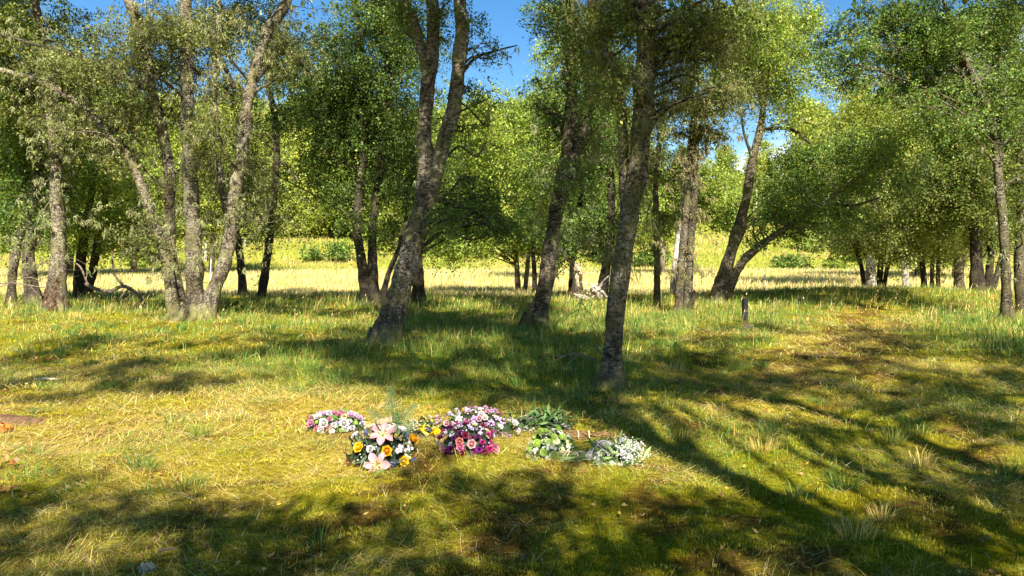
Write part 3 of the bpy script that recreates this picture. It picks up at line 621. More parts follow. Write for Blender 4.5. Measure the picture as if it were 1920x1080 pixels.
tree('birch_tree', 'leaning birch with a tall light crown and a long bough reaching right over the path', 23.5,
     [[(1342, 574, 40), (1352, 535, 33), (1364, 495, 27), (1379, 440, 22), (1398, 379, 21), (1410, 306, 19), (1425, 244, 16), (1431, 202, 13), (1440, 120, 9), (1445, 50, 6)],
      [(1356, 545, 22), (1386, 501, 18), (1422, 462, 15), (1483, 422, 14), (1544, 380, 11), (1610, 333, 8), (1650, 300, 5)],
      [(1358, 530, 20), (1372, 480, 16), (1390, 440, 13), (1400, 410, 10)]],
     [(1430, 50, 60, 45), (1480, 95, 45, 50), (1400, 115, 50, 45), (1465, 165, 52, 38), (1380, 45, 45, 40), (1500, 25, 46, 34), (1350, 100, 36, 36, 0, .8), (1480, 225, 40, 18, 0, .5),
      (1500, 300, 45, 32, 1.0), (1565, 275, 55, 32, 1.0), (1465, 345, 45, 32, 1.0), (1540, 345, 65, 36, 1.0), (1440, 400, 42, 30, 1.0), (1600, 340, 48, 32, 1.0), (1500, 400, 42, 24, 1.0), (1412, 440, 24, 24, 0, .6), (1640, 285, 45, 32, 1.0), (1480, 440, 32, 16, 0, .6), (1580, 400, 40, 22, 0, .7)],
     'lime', 'mid', 160, pal2='green', tau=1.3, top=False, limbs=[[(1425, 244, 8), (1460, 240, 7), (1490, 245, 6), (1520, 270, 4)], [(1412, 300, 7), (1395, 250, 5), (1390, 210, 3)], [(1544, 380, 6), (1600, 385, 5), (1650, 370, 3)]])  # pal2: darker leaf colour below, shade painted into the lower boughs
tree('birch_tree', 'pale-trunked birch with a weeping sunlit crown on the mound right of the path', 28.6,
     [[(1633, 556, 26), (1633, 501, 20), (1630, 452, 19), (1640, 390, 13), (1650, 330, 8)]],
     [(1650, 385, 55, 42), (1690, 425, 42, 42), (1605, 420, 42, 32), (1645, 445, 50, 20), (1690, 475, 34, 20, 0, .8), (1565, 450, 36, 18, 0, .7), (1720, 470, 24, 24, 0, .7)], 'pale', 'white', 50, tau=1.6, top=False, hang=1.1)
tree('birch_tree', 'thin leaning stem touching the left side of the weeping pale birch', 29.4, [[(1622, 548, 11), (1617, 510, 10), (1608, 475, 9), (1595, 445, 7), (1580, 400, 5)]], [(1585, 420, 32, 26), (1560, 395, 34, 28)], 'green', 'dark', top=False)
tree('birch_tree', 'dark pair of stems just right of the weeping pale birch', 30, [[(1648, 548, 15), (1650, 510, 13), (1655, 460, 10), (1665, 400, 7)], [(1655, 548, 11), (1662, 510, 9), (1672, 470, 7)]], [(1670, 450, 36, 28), (1680, 400, 34, 30)], 'deep', 'dark', top=False)
tree('birch_tree', 'tall yellow-green birch rising behind the long bough over the path', 39,
     [[(1700, 530, 16), (1690, 430, 14), (1670, 330, 11), (1640, 220, 8)]], [(1630, 185, 44, 40), (1685, 225, 50, 45), (1600, 250, 38, 40), (1725, 280, 45, 45), (1650, 290, 48, 42), (1745, 230, 40, 40), (1600, 310, 40, 30)], 'yellow', 'white', tau=1.8, top=False)
tree('birch_tree', 'slim dark birch leaning left on the mound between the pale birch and the twin stems', 29, [[(1734, 546, 14), (1729, 489, 11), (1719, 446, 10), (1710, 380, 8), (1715, 310, 5)]], [(1722, 410, 36, 32), (1760, 385, 36, 36), (1700, 350, 36, 34), (1750, 330, 36, 36)], 'green', 'dark', top=False)
tree('birch_tree', 'small pale pair of stems deep in shade at the right', 31, [[(1747, 545, 10), (1748, 500, 9), (1750, 450, 7)], [(1759, 545, 10), (1759, 500, 9), (1762, 450, 7)]], [(1755, 470, 34, 24), (1765, 430, 34, 28)], 'pale', 'pale', top=False)
tree('birch_tree', 'thick pale birch forking low at the right edge of the meadow', 32, [[(1799, 545, 24), (1797, 495, 20), (1790, 450, 14), (1775, 400, 10)], [(1800, 510, 14), (1812, 460, 11), (1825, 400, 8)]], [(1780, 430, 36, 28), (1810, 410, 36, 32), (1770, 370, 36, 34), (1830, 450, 26, 26)], 'pale', 'pale', top=False)
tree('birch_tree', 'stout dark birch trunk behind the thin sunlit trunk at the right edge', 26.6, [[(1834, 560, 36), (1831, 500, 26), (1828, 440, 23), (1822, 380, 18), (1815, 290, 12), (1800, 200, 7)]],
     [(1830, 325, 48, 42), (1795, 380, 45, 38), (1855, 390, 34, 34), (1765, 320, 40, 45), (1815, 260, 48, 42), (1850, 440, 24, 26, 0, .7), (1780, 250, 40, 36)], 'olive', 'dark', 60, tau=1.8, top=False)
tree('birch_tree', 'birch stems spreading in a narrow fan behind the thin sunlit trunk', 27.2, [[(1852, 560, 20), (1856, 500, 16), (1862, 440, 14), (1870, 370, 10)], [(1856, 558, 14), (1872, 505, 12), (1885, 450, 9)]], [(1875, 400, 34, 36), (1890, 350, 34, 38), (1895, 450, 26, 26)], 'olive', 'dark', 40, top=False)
tree('birch_tree', 'thin sunlit birch trunk curving up to the left at the right edge, dark spreading crown', 17.6,
     [[(1890, 606, 30), (1887, 560, 22), (1886, 520, 20), (1881, 428, 19), (1873, 342, 19), (1867, 257, 20), (1850, 202, 20), (1830, 153, 16), (1807, 110, 12), (1795, 80, 10), (1775, 20, 7)]],
     [(1700, 45, 65, 34), (1620, 85, 52, 30), (1785, 50, 60, 38), (1560, 110, 42, 24, 0, .8), (1605, 150, 45, 22, 0, .8), (1700, 115, 60, 30), (1855, 45, 52, 38, 1.4), (1785, 165, 40, 28, 1.2), (1900, 235, 30, 38, 1.6), (1760, 225, 46, 28, .5, .9), (1685, 175, 46, 22, .3, .9), (1905, 140, 34, 45, 1.4), (1540, 145, 26, 22, 0, .5), (1650, 20, 50, 30, 0, .9), (1590, 40, 40, 26, 0, .6), (1740, 90, 50, 30)],
     'green', 'mid', 200, tau=1.4, lich_size=.06, limbs=[[(1848, 200, 9), (1820, 165, 8), (1789, 155, 7), (1746, 148, 6), (1728, 122, 5), (1725, 98, 4)], [(1866, 260, 8), (1880, 200, 7), (1885, 150, 5)], [(1740, 148, 5), (1700, 110, 4), (1640, 90, 3)]])
tree('birch_tree', 'birch partly cut off by the right edge of the picture', 19.5, [[(1918, 590, 28), (1912, 500, 24), (1916, 400, 22), (1912, 250, 20), (1905, 130, 18), (1895, 20, 14)]],
     [(1905, 330, 38, 45), (1900, 240, 36, 42), (1915, 420, 28, 36), (1880, 90, 44, 40), (1910, 30, 44, 40), (1925, 150, 40, 50)], 'olive', 'mid', 80)

# ---- trees behind the viewer: only their shade is seen
def onto(px, py, D, r, h, den=1.0):      # a bough whose shade falls on the point of a trunk seen at (px, py)
    p = P(px, py, D) + np.append(SH * P(px, py, D)[2] / math.tan(EL), 0); return (p[0], p[1], r, h, den)
def shade_tree(label, tx, ty, spots, h_trunk=9.0, lean=0.0):
    """spots: (ground x, ground y, radius, height of the bough, density) - where the shade of each bough falls"""
    base = np.array([tx, ty, float(G(tx, ty))]); root = thing('birch_tree', base, label, 'tree', 'birches behind the viewpoint')
    pts = [base + [0, 0, -.15], base + [.1 * lean, .05, h_trunk * .3], base + [.5 * lean, -.1, h_trunk * .65], base + [lean, .1, h_trunk]]
    pp, rr = spline(pts, [.17, .15, .11, .04], .25); v, f = tube(pp, rr, 12, .08, .5, tx)
    link('trunk', mesh('trunk', v - base, f, BARK['mid'], None, True), root)
    wood, crown = Acc(), Acc()
    for i, (gx, gy, r, h, den) in enumerate(spots):
        off = SH * h / math.tan(EL); c = np.array([gx - off[0], gy - off[1], h])
        dist = np.linalg.norm(pp - c, axis=1); k = int(np.argmin(dist + 2 * np.maximum(pp[:, 2] - c[2] + .3 * dist, 0)))
        limb(wood, pp[k], c, np.array([r, r, r * .7]), 10, 5, .045, i)
        (v, f, cc), s = blob_leaves(c, np.array([r, r * .9, r * .65]), 12, 1.55 * den, 'olive', .075, .6, wood); crown.add(v, f, cc)
    link('branches', wood.mesh('branches', BARK['mid'], False, base), root); link('crown', crown.mesh('crown', M_LEAF, False, base), root)
shade_tree('birch standing behind the viewpoint to the right, its trunk shadow crossing the turf', 4.35, -3.2,
    [(2.2, 9.6, .9, 8.6, 1.2), (3.3, 9.3, .9, 8.8, 1.0), (1.3, 9.0, .7, 8.2, .8), (4.2, 8.4, .7, 7.4, .9), (3.9, 7.2, .6, 6.4, .8), (2.6, 11.2, .9, 9.2, .9), (4.6, 6.3, .6, 5.8, .8), (5.4, 9.8, .7, 8.2, .9)], 10.2)
shade_tree('birch standing behind the viewpoint, shading the nearest ground', 3.0, -5.2,
    [(-.2, 4.5, .8, 6.6, .8), (.8, 4.3, .8, 6.4, .8), (1.9, 4.3, .75, 6.4, .75), (.2, 5.1, .45, 6.8, .9), (-.5, 5.35, .25, 7.0, .9), (1.2, 4.75, .4, 7.2, .8), (2.8, 4.7, .7, 6.6, .8), (1.0, 3.2, 1.0, 5.4, .8), (-.5, 3.0, 1.0, 5.4, .8), (2.4, 3.3, 1.0, 5.4, .75), (.55, 6.1, .22, 7.6, .9), (-.62, 6.15, .2, 7.2, .8)], 8.2, -1.5)
shade_tree('birch standing behind the viewpoint at the left', -3.6, -5.2,
    [(-2.2, 3.7, .8, 6.2, .8), (-1.0, 3.8, .8, 6.0, .75), (-1.3, 4.7, .5, 6.6, .9), (-3.0, 4.5, .7, 6.8, .75), (-2.0, 4.55, .5, 6.6, .8), (-3.9, 4.0, .9, 6.4, .75), (-1.7, 3.0, .9, 5.6, .75), (-3.2, 5.2, .35, 7.2, .7), (-4.6, 5.2, .4, 7.6, .7), (-2.4, 5.1, .3, 7.0, .6)], 8.4)
shade_tree('tall birch behind the viewpoint, shading the ground round the nearest trunk', 4.1, -3.6,
    [(-.6, 9.0, .8, 9.4, 1.0), (.4, 9.6, .8, 9.8, 1.1), (-1.3, 10.6, .9, 10.2, 1.0), (.6, 8.3, .55, 8.8, .9), (-.3, 11.6, .9, 10.6, 1.0), (1.1, 7.6, .4, 8.4, .7), (1.4, 11.6, .8, 10.4, .9), (-.2, 7.9, .4, 8.6, .7), (0.0, 13.4, .8, 11, .8), (-1.9, 9.6, .6, 10, .9), (1.6, 9.8, .6, 9.4, 1.0),
     onto(1205, 120, 9, .6, 8.4, 1.1), onto(1200, 230, 9, .5, 8.0, 1.0), onto(1178, 400, 9, .35, 7.8, .7), onto(1280, 80, 9, .7, 8.8, .9)], 11, -1.2)
shade_tree('tall birch behind the viewpoint, shading the upper trunks in the middle', 3.3, -1.0,
    [onto(805, 100, 13.4, .7, 10.0, 1.1), onto(850, 230, 13.4, .65, 9.4, 1.1), onto(797, 270, 13.4, .6, 9.6, 1.0), onto(790, 400, 13.4, .45, 9.2, .9), onto(755, 520, 13.4, .4, 8.8, .7), onto(1070, 160, 16, .8, 10.8, 1.1), onto(1085, 300, 16, .7, 10.4, 1.1), onto(1040, 420, 16, .55, 10.2, 1.0), onto(1015, 560, 16, .45, 9.6, .9), onto(865, 60, 13.4, .7, 10.4, 1.0), onto(930, 400, 14, .5, 9.4, .8), onto(725, 620, 13.4, .3, 8.4, .8)], 11.5, -1.4)
shade_tree('tall birch behind the viewpoint at the far left', -4.4, -2.6,
    [(-4.4, 9.6, .65, 9.6, 1.0), (-5.3, 10.6, .8, 10.2, 1.1), (-3.3, 9.6, .45, 9.8, .9), (-3.0, 12.8, 1.0, 11.0, 1.1), (-4.3, 12.0, .6, 10.8, .8), (-6.9, 11.8, .9, 10.8, 1.0), (-1.9, 13.3, .9, 11.2, 1.0), (-6.1, 9.2, .5, 9.4, .9), (-7.4, 13.6, .9, 11, .9), (-2.3, 11.9, .7, 11, 1.0), (-4.0, 8.9, .4, 9.4, .9), (-5.0, 8.5, .35, 9, .7),
     onto(290, 200, 17, .9, 11.5, 1.0), onto(345, 350, 17, .5, 11.2, .8)], 12)
shade_tree('tall birch behind the viewpoint at the far right', 7.2, -3.0,
    [(5.2, 5.6, .7, 7.0, .9), (5.8, 7.6, .8, 8.2, .9), (6.6, 9.8, .9, 9.6, .9), (7.6, 11.4, .9, 10.4, .9), (4.7, 11.2, .8, 10.0, .8), (6.3, 12.8, .9, 10.6, .8), (8.6, 13.6, 1.0, 11, .9), (3.2, 12.7, .7, 10.4, .7), (3.6, 4.4, .7, 6.2, .8), (7.4, 8.6, .8, 8.8, 1.0), (9.2, 11.2, .9, 10.4, .8), (5.0, 4.6, .7, 6.4, .9), (4.9, 8.8, .6, 8.4, .9), (6.4, 6.4, .5, 7.6, .9), (3.0, 5.8, .5, 7, .7), (7.4, 15.6, 1.0, 11.5, .8), (2.6, 6.9, .4, 7.6, .8), (4.2, 5.3, .4, 6.8, .8)], 11)

shade_tree('tallest birch behind the viewpoint, its high boughs shading the middle of the turf', 5.4, -2.0,
    [(-4.6, 14.3, .8, 12.2, 1.0), (-3.0, 15.0, .9, 12.6, 1.1), (-1.2, 15.6, .9, 12.8, 1.1), (.5, 15.0, .8, 12.4, 1.1), (2.2, 14.6, .8, 12.2, 1.1), (3.7, 14.0, .7, 11.8, 1.0), (-3.6, 13.0, .6, 11.6, 1.0), (1.2, 12.6, .6, 11.6, 1.0), (2.9, 11.6, .7, 11.0, 1.0), (5.0, 16.0, .9, 12.6, 1.0), (-2.2, 11.2, .6, 11, .9), (.9, 10.8, .6, 10.8, 1.0), (-5.8, 13.2, .6, 12, .9),
     (4.0, 10.2, .5, 10.2, .9), (6.9, 14.2, .8, 11.8, 1.0), (5.6, 12.0, .5, 11, .9), (8.2, 12.4, .8, 11.4, 1.0), (6.0, 8.6, .6, 9.4, .9), (7.0, 7.4, .5, 8.6, .8), (4.6, 7.4, .45, 8.4, .8), (3.3, 5.2, .4, 7.0, .8), (-.9, 9.0, .5, 10, .9)], 13.0, -.8)

# ---- wood on the hillside beyond the meadow
def hill_tree_meshes(pal, shape, seed):
    c, w = Acc(), Acc()
    pts, rad = spline([[0, 0, -.5], [.1, .1, 3], [-.2, .1, 7], [.1, 0, 11.5]], [.22, .18, .12, .04], .6); tv, tf = tube(pts, rad, 7, .08, .4, seed)
    r = np.random.default_rng(seed)
    for i in range(26):
        t = r.uniform(0, 1); z = 1.0 + 11.8 * t; wd = shape(t); a = r.uniform(0, 6.28)
        q = np.array([math.cos(a) * wd * r.uniform(.2, .85), math.sin(a) * wd * r.uniform(.2, .85), z])
        R = np.array([1, 1, .85]) * r.uniform(1.1, 1.7)
        (v, f, cc), s = blob_leaves(q, R, 60, 1.0, pal, .30, 1.1); c.add(v, f, cc)
    return mesh('trunk', tv, tf, BARK['white'], None, True), c.mesh('crown', M_LEAF)
shapes = [lambda t: 3.6 * math.sin(math.pi * min(1, .22 + .78 * t)) ** .7 + .2, lambda t: 2.9 * (1 - t) ** .6 + .6, lambda t: 3.2 * math.sin(math.pi * (.15 + .8 * t)) + .3]
HILL = [('lime', 0, 'bright green'), ('yellow', 2, 'yellowing'), ('olive', 0, 'olive green'), ('green', 1, 'mid green'), ('yellow', 1, 'pale golden'), ('lime', 2, 'fresh green'), ('deep', 1, 'dark green pointed')]
protos = []
for i, (pal, sh, word) in enumerate(HILL): protos.append((*hill_tree_meshes(pal, shapes[sh], 40 + i), word, pal))
hr = random.Random(5)
rows = [(86, 6.5), (95, 5.0), (105, 5.0), (118, 5.5), (134, 6.5), (154, 8)]
cnt = 0
for ri, (yy, gap) in enumerate(rows):
    half = yy * .69; x = -half - hr.uniform(0, gap)
    while x < half:
        x += gap * hr.uniform(.65, 1.35); y = yy + hr.uniform(-4, 4)
        px = 960 + F * x / y
        if ri == 0 and (1180 < px < 1740 or 450 < px < 690): continue       # open bank
        if ri == 1 and (1250 < px < 1640 or 500 < px < 660): continue
        k = hr.randrange(len(protos)); tm, cm, word, pal = protos[k]
        s = hr.uniform(.8, 1.25) * (.8 if ri == 0 else 1.12)
        if 1180 < px < 1480: s *= .62
        o = thing('hillside_tree', (x, y, float(G(x, y))), word + ' tree in the wood on the hillside beyond the meadow', 'tree', word + ' trees on the far hillside')
        o.rotation_euler = (0, 0, hr.uniform(0, 6.28)); o.scale = (s * hr.uniform(.85, 1.2), s * hr.uniform(.85, 1.2), s)
        link('trunk', tm, o); link('crown', cm, o); cnt += 1
print('hill trees', cnt)

# ---- trees between the wood and the hill
MID = 'trees at the far side of the meadow'
for lab, D, pxb, st, bl, pal, bk in (
    ('bright green birch at the far left, seen between the left edge trunks', 46, 20, 9, [(15, 260, 60, 60), (60, 330, 60, 55), (5, 380, 60, 50), (50, 420, 60, 40), (90, 280, 45, 50), (30, 190, 45, 45), (100, 430, 40, 26)], 'lime', 'pale'),
    ('mid green tree beyond the trunk with the split red base', 52, 130, 9, [(130, 300, 60, 60), (170, 370, 60, 50), (100, 400, 50, 40), (150, 440, 60, 30), (190, 290, 45, 50), (130, 215, 45, 50), (160, 170, 36, 40)], 'green', 'mid'),
    ('fresh green tree beyond the long lichened limb of the shaggy birch', 55, 250, 9, [(250, 330, 60, 60), (290, 400, 60, 40), (220, 420, 50, 36), (270, 260, 50, 50), (310, 330, 40, 50), (240, 210, 40, 40), (250, 440, 50, 20)], 'lime', 'pale'),
    ('yellow-green tree seen between the stems of the shaggy birch', 58, 395, 9, [(395, 300, 55, 60), (430, 370, 50, 50), (370, 390, 45, 45), (400, 415, 50, 24), (400, 225, 45, 45), (440, 290, 40, 45)], 'yellow', 'mid'),
    ('tall golden birch at the far side of the meadow, left of the dark leafy clump', 78, 590, 8, [(585, 215, 44, 36), (560, 270, 44, 40), (620, 280, 44, 44), (590, 340, 50, 40), (555, 370, 40, 36), (630, 380, 45, 36), (600, 400, 44, 24), (610, 180, 30, 24)], 'yellow', 'mid'),
    ('slender light birch rising behind the fork of the right-leaning grey birch', 42, 1040, 8, [(1030, 110, 30, 36, 0, .6), (1015, 165, 28, 34, 0, .6), (1050, 180, 32, 36, 0, .6), (1020, 250, 30, 36, 0, .7), (1055, 290, 34, 40, 0, .8), (1040, 350, 40, 40, 0, .9)], 'lime', 'mid'),
    ('grey-green tree filling the gap right of the nearest trunk', 56, 1240, 8, [(1240, 330, 36, 36), (1215, 380, 36, 36), (1260, 400, 40, 36), (1225, 430, 36, 22), (1340, 380, 44, 36), (1325, 330, 34, 30)], 'lime', 'pale'),
    ('dense green tree at the far right behind the stout dark trunk', 44, 1790, 9, [(1790, 330, 60, 50), (1840, 290, 55, 50), (1750, 390, 50, 40), (1830, 390, 50, 40), (1890, 360, 50, 60), (1870, 440, 50, 30), (1780, 450, 50, 24), (1900, 250, 45, 55)], 'lime', 'mid'),
    ('pale yellow-green tree beyond the thin dark stems on the mound', 50, 1720, 8, [(1715, 380, 45, 40), (1680, 340, 45, 40), (1750, 430, 45, 28), (1690, 430, 45, 30), (1740, 330, 40, 40), (1780, 380, 40, 36)], 'pale', 'mid')):
    D += 6 if D < 70 else 20; tree('meadow_tree', lab, D, [[(pxb, HZ + (CAMZ - float(G((pxb - 960) / F * D, D))) * F / D, 14), (pxb + 4, 450, 11), (pxb - 5, 380, 9), (pxb + 5, 280, 6)]], bl, pal, bk, 0, tau=1.7, top=False, group=MID, hang=.9)

# ---- bushes on the bank
def bush(label, px, py, D, rpx, pal):
    b = P(px, py, D); b[2] = float(G(b[0], b[1])); r = rpx * D / F
    root = thing('broom_bush', b, label, 'bush', 'bushes on the grassy bank'); c, w = Acc(), Acc()
    for i in range(7):
        a = random.uniform(0, 6.28); q = np.array([math.cos(a) * r * random.uniform(.3, .95), math.sin(a) * r * .5, r * random.uniform(.15, .75)])
        (v, f, cc), s = blob_leaves(q, np.array([r * .5, r * .5, r * .38]), 60, 1.5, pal, .0042 * D * .8, -.1); c.add(v, f, cc)
        p2, r2 = spline([[0, 0, -.1], q * .5, q], [.05, .035, .01], .3); w.add(*tube(p2, r2, 5))
    link('foliage', c.mesh('foliage', M_LEAF), root); link('stems', w.mesh('stems', BARK['dark']), root)
bush('rounded dark green bush on the bank, left of the pale bush', 1482, 490, 80, 30, 'green')
bush('small pale round bush low on the bank, left of the weeping birch', 1560, 497, 76, 20, 'lime')
bush('wide green bush behind the pale round bush', 1595, 484, 84, 34, 'green')
bush('low dark bush at the foot of the far bank, left of the dark stem clump', 615, 470, 84, 36, 'green')
bush('tiny olive bush in the open between two larger bushes on the bank', 1512, 498, 77, 11, 'olive')
bush('bush under the trees at the top of the bank, above the dark bush', 1525, 470, 92, 36, 'lime')
bush('broad bush at the left end of the meadow behind the birch stems', 255, 480, 80, 40, 'lime')
bush('bright bush half hidden by the nearest trunk, beyond the meadow', 1215, 482, 80, 36, 'green')

# ------------------------------------------------------------------ small things in the wood
def sticks(name, label, cat, paths, mat, group=None, seg=7):
    base = np.array(paths[0][0][:3], float); root_pts = Acc()
    for i, p in enumerate(paths):
        pts = np.array([q[:3] for q in p], float); rad = np.array([q[3] for q in p]); pp, rr = spline(pts, rad, .05); root_pts.add(*tube(pp, rr, seg, .12, 0, i))
    o = link(name, root_pts.mesh(name, mat, False, base), None, base); return tag(o, label, cat, group)
def Q(px, py, D, r): p = P(px, py, D); return (p[0], p[1], p[2], r)
sticks('fallen_branch', 'bent grey fallen bough arching down to the grass by the left trunks', 'branch',
    [[Q(160, 531, 22, .05), Q(178, 541, 22, .05), Q(205, 546, 22, .05), Q(232, 537, 22, .055), Q(258, 552, 22, .05), Q(275, 578, 22, .05)], [Q(232, 537, 22, .04), Q(214, 512, 22, .035), Q(210, 470, 22, .015)],
     [Q(240, 543, 22, .025), Q(228, 555, 22, .02), Q(220, 570, 22, .012)], [Q(250, 548, 22, .015), Q(235, 562, 21.8, .01)], [Q(165, 535, 22, .03), Q(150, 500, 22, .025), Q(128, 488, 22, .012)]], M_TWIG)
sticks('fallen_branch', 'thin dead boughs lying level across the left edge trunks', 'branch',
    [[Q(-10, 532, 21, .022), Q(30, 531, 21, .02), Q(60, 536, 21, .018), Q(92, 540, 21, .012)], [Q(-5, 540, 20.8, .014), Q(25, 528, 21, .014), Q(55, 520, 21, .012), Q(90, 532, 21, .01)], [Q(30, 531, 21, .01), Q(45, 552, 21, .008)], [Q(55, 535, 21, .01), Q(75, 556, 21, .006)]], M_TWIG)
sticks('fallen_branch', 'dead twiggy branch lying on the turf at the left of the nearest trunk', 'branch',
    [[Q(1118, 676, 10.2, .012), Q(1085, 664, 10.3, .011), Q(1050, 668, 10.4, .009), Q(1020, 663, 10.4, .005)], [Q(1085, 664, 10.3, .007), Q(1065, 682, 10.2, .005), Q(1050, 695, 10.1, .003)], [Q(1060, 667, 10.3, .007), Q(1035, 680, 10.2, .004), Q(1005, 706, 9.9, .003)], [Q(1100, 669, 10.3, .006), Q(1080, 690, 10, .004), Q(1040, 712, 9.7, .003)], [Q(1075, 665, 10.3, .005), Q(1070, 650, 10.4, .003)]], M_TWIG)
sticks('fallen_branch', 'short dark stick in the grass below the black post', 'branch', [[Q(1388, 619, 15.9, .02), Q(1400, 612, 15.9, .045), Q(1412, 611, 15.9, .03)]], M_TWIG)
sticks('fallen_branch', 'weathered stick lying in sunlight at the left side of the turf', 'branch', [[Q(65, 711, 9.55, .014), Q(85, 710, 9.55, .016), Q(115, 712, 9.5, .011)]], M_TWIG_PALE)
sticks('fallen_branch', 'small bare stick on the shaded turf at the bottom left', 'branch', [[Q(296, 1034, 4.08, .006), Q(310, 1030, 4.1, .008), Q(330, 1028, 4.12, .005)]], M_TWIG)
# root tangle by the stump
D0 = 24.4; paths = []
for i in range(26):
    a = random.uniform(0, math.pi); r = random.uniform(14, 42); x0, y0 = 1118 + random.uniform(-16, 14), 556 + random.uniform(-8, 8)
    d1 = D0 + random.uniform(-.6, .6); x1, y1 = x0 + math.cos(a) * r * .6, y0 - math.sin(a) * r * .32 + random.uniform(-5, 5); x2, y2 = x0 + math.cos(a + random.uniform(-.6, .6)) * r, y0 - math.sin(a) * r * .6
    q = random.uniform(.02, .06); paths.append([Q(x0, y0 + 6, D0, q), Q(x1, y1, d1, q * .7), Q(x2, min(y2, 574), d1, q * .3)])
paths.append([Q(1110, 560, D0, .06), Q(1120, 545, D0, .05), Q(1133, 525, D0, .035), Q(1150, 512, D0, .02)])
sticks('root_tangle', 'bleached tangle of dead roots and branches behind the nearest trunk', 'deadwood', paths, M_TWIG_PALE)
def stump():
    b = P(1083, 572, 24.8); b[2] = float(G(b[0], b[1])); root = thing('tree_stump', b, 'broken birch stump with a pale splintered top', 'stump')
    p, r = spline([[0, 0, -.1], [-.02, 0, .5], [.0, 0, .95]], [.20, .16, .15], .06); link('trunk', mesh('trunk', *tube(p, r, 12, .12, .5, 3), BARK['mid'], None, True), root)
    a = Acc()
    for i in range(9):
        t = i / 9 * 6.28; q = np.array([math.cos(t) * .10, math.sin(t) * .10, .85]); p, r = spline([q, q + [0, 0, .12], q * [.8, .8, 1] + [0, 0, random.uniform(.2, .42)]], [.05, .045, .008], .05); a.add(*tube(p, r, 6, .2, 0, i))
    p, r = spline([[0, -.14, .45], [-.03, -.13, .75], [-.02, -.06, 1.15]], [.05, .06, .02], .05); a.add(*tube(p, r, 6, .2))
    link('splintered_top', a.mesh('splintered_top', plain('fresh_wood', (.40, .30, .20), .85, .25, 12.0, .1, .3)), root)
stump()

def bevel_box(name, w, d, h, bev, mat):
    import bmesh
    bm = bmesh.new(); bmesh.ops.create_cube(bm, size=1); bmesh.ops.scale(bm, vec=(w, d, h), verts=bm.verts); bmesh.ops.translate(bm, vec=(0, 0, h / 2), verts=bm.verts)
    bmesh.ops.bevel(bm, geom=bm.edges[:], offset=bev, segments=2, affect='EDGES'); m = bpy.data.meshes.new(name); bm.to_mesh(m); bm.free(); m.materials.append(mat); return m
b = P(1397, 602, 17.4); b[2] = float(G(b[0], b[1])) - .03
post = tag(link('marker_post', bevel_box('marker_post', .105, .105, .60, .008, M_POST), None, b), 'short square black post standing in the grass beside the path', 'post'); post.rotation_euler = (0, 0, .12)
for px, py, D, h, lab in ((1431, 547, 30, .85, 'thin white stake leaning in the meadow right of the black post'), (394, 505, 48, 1.5, 'thin white stake seen between the stems of the shaggy birch')):
    b = P(px, py, D); b[2] = float(G(b[0], b[1])); a = Acc(); p, r = spline([[0, 0, -.1], [.03, 0, h * .5], [.06, 0, h]], [.02, .019, .017], .2); a.add(*tube(p, r, 8))
    a.add([[.06 + math.cos(t) * .017, math.sin(t) * .017, h] for t in np.linspace(0, 6.28, 8, endpoint=False)] + [[.06, 0, h + .012]], [[i, (i + 1) % 8, 8, 8] for i in range(8)])
    tag(link('white_stake', a.mesh('white_stake', M_WHITE), None, b), lab, 'stake')

# leaf litter
def litter():
    A = Acc(); n = 2600; x, y = scatter(n, 3.0, 12); s, g, b = masks(x, y); z = G(x, y) + rng.uniform(.008, .04, n)
    k = rng.integers(0, 4, n); pal = np.array([[.52, .33, .05], [.36, .17, .06], [.24, .12, .06], [.58, .42, .13]])
    A.add(*leaf_quads(np.stack([x, y, z], 1), .032, jit(pal[k], n, .2), 1.6))
    n = 420; x, y = scatter(n, 3.0, 11); az = rng.uniform(0, 6.28, n); z = G(x, y) + rng.uniform(.01, .035, n)
    d = np.stack([np.cos(az), np.sin(az), rng.normal(0, .12, n)], 1) * rng.uniform(.03, .11, n)[:, None]; w = np.stack([-np.sin(az), np.cos(az), np.zeros(n)], 1) * .0022; p = np.stack([x, y, z], 1)
    A.add(np.stack([p - d - w, p - d + w, p + d + w * .5, p + d - w * .5], 1).reshape(-1, 3), np.arange(4 * n).reshape(n, 4), np.repeat(jit(np.array([.09, .06, .04]), n), 4, 0))
    tag(link('leaf_litter', A.mesh('leaf_litter', M_LEAF)), 'small yellow and brown fallen leaves and twigs scattered on the turf', 'leaf litter', None, 'stuff')
litter()
def orange_clump(px, py, label, n, col, r):
    D = ground_dist(py); b = P(px, py, D); b[2] = float(G(b[0], b[1])); A = Acc()
    a = rng.uniform(0, 6.28, n); q = np.sqrt(rng.uniform(0, 1, n)) * r; pos = np.stack([np.cos(a) * q, np.sin(a) * q, rng.uniform(.01, .05, n) + .04 * (1 - q / r)], 1)
    A.add(*leaf_quads(pos, .05, jit(np.array(col), n, .22), 1.5))
    tag(link('fallen_leaves', A.mesh('fallen_leaves', M_PETAL), None, b), label, 'leaves', 'clumps of fallen leaves')
orange_clump(6, 812, 'bright orange clump of fallen leaves beside the bare earth at the left edge', 45, (.58, .15, .02), .07)
orange_clump(10, 885, 'tawny fallen leaves at the left edge, below the bright orange clump', 16, (.40, .20, .06), .08)
orange_clump(8, 922, 'lowest tawny clump of fallen leaves at the left edge', 12, (.40, .19, .06), .06)
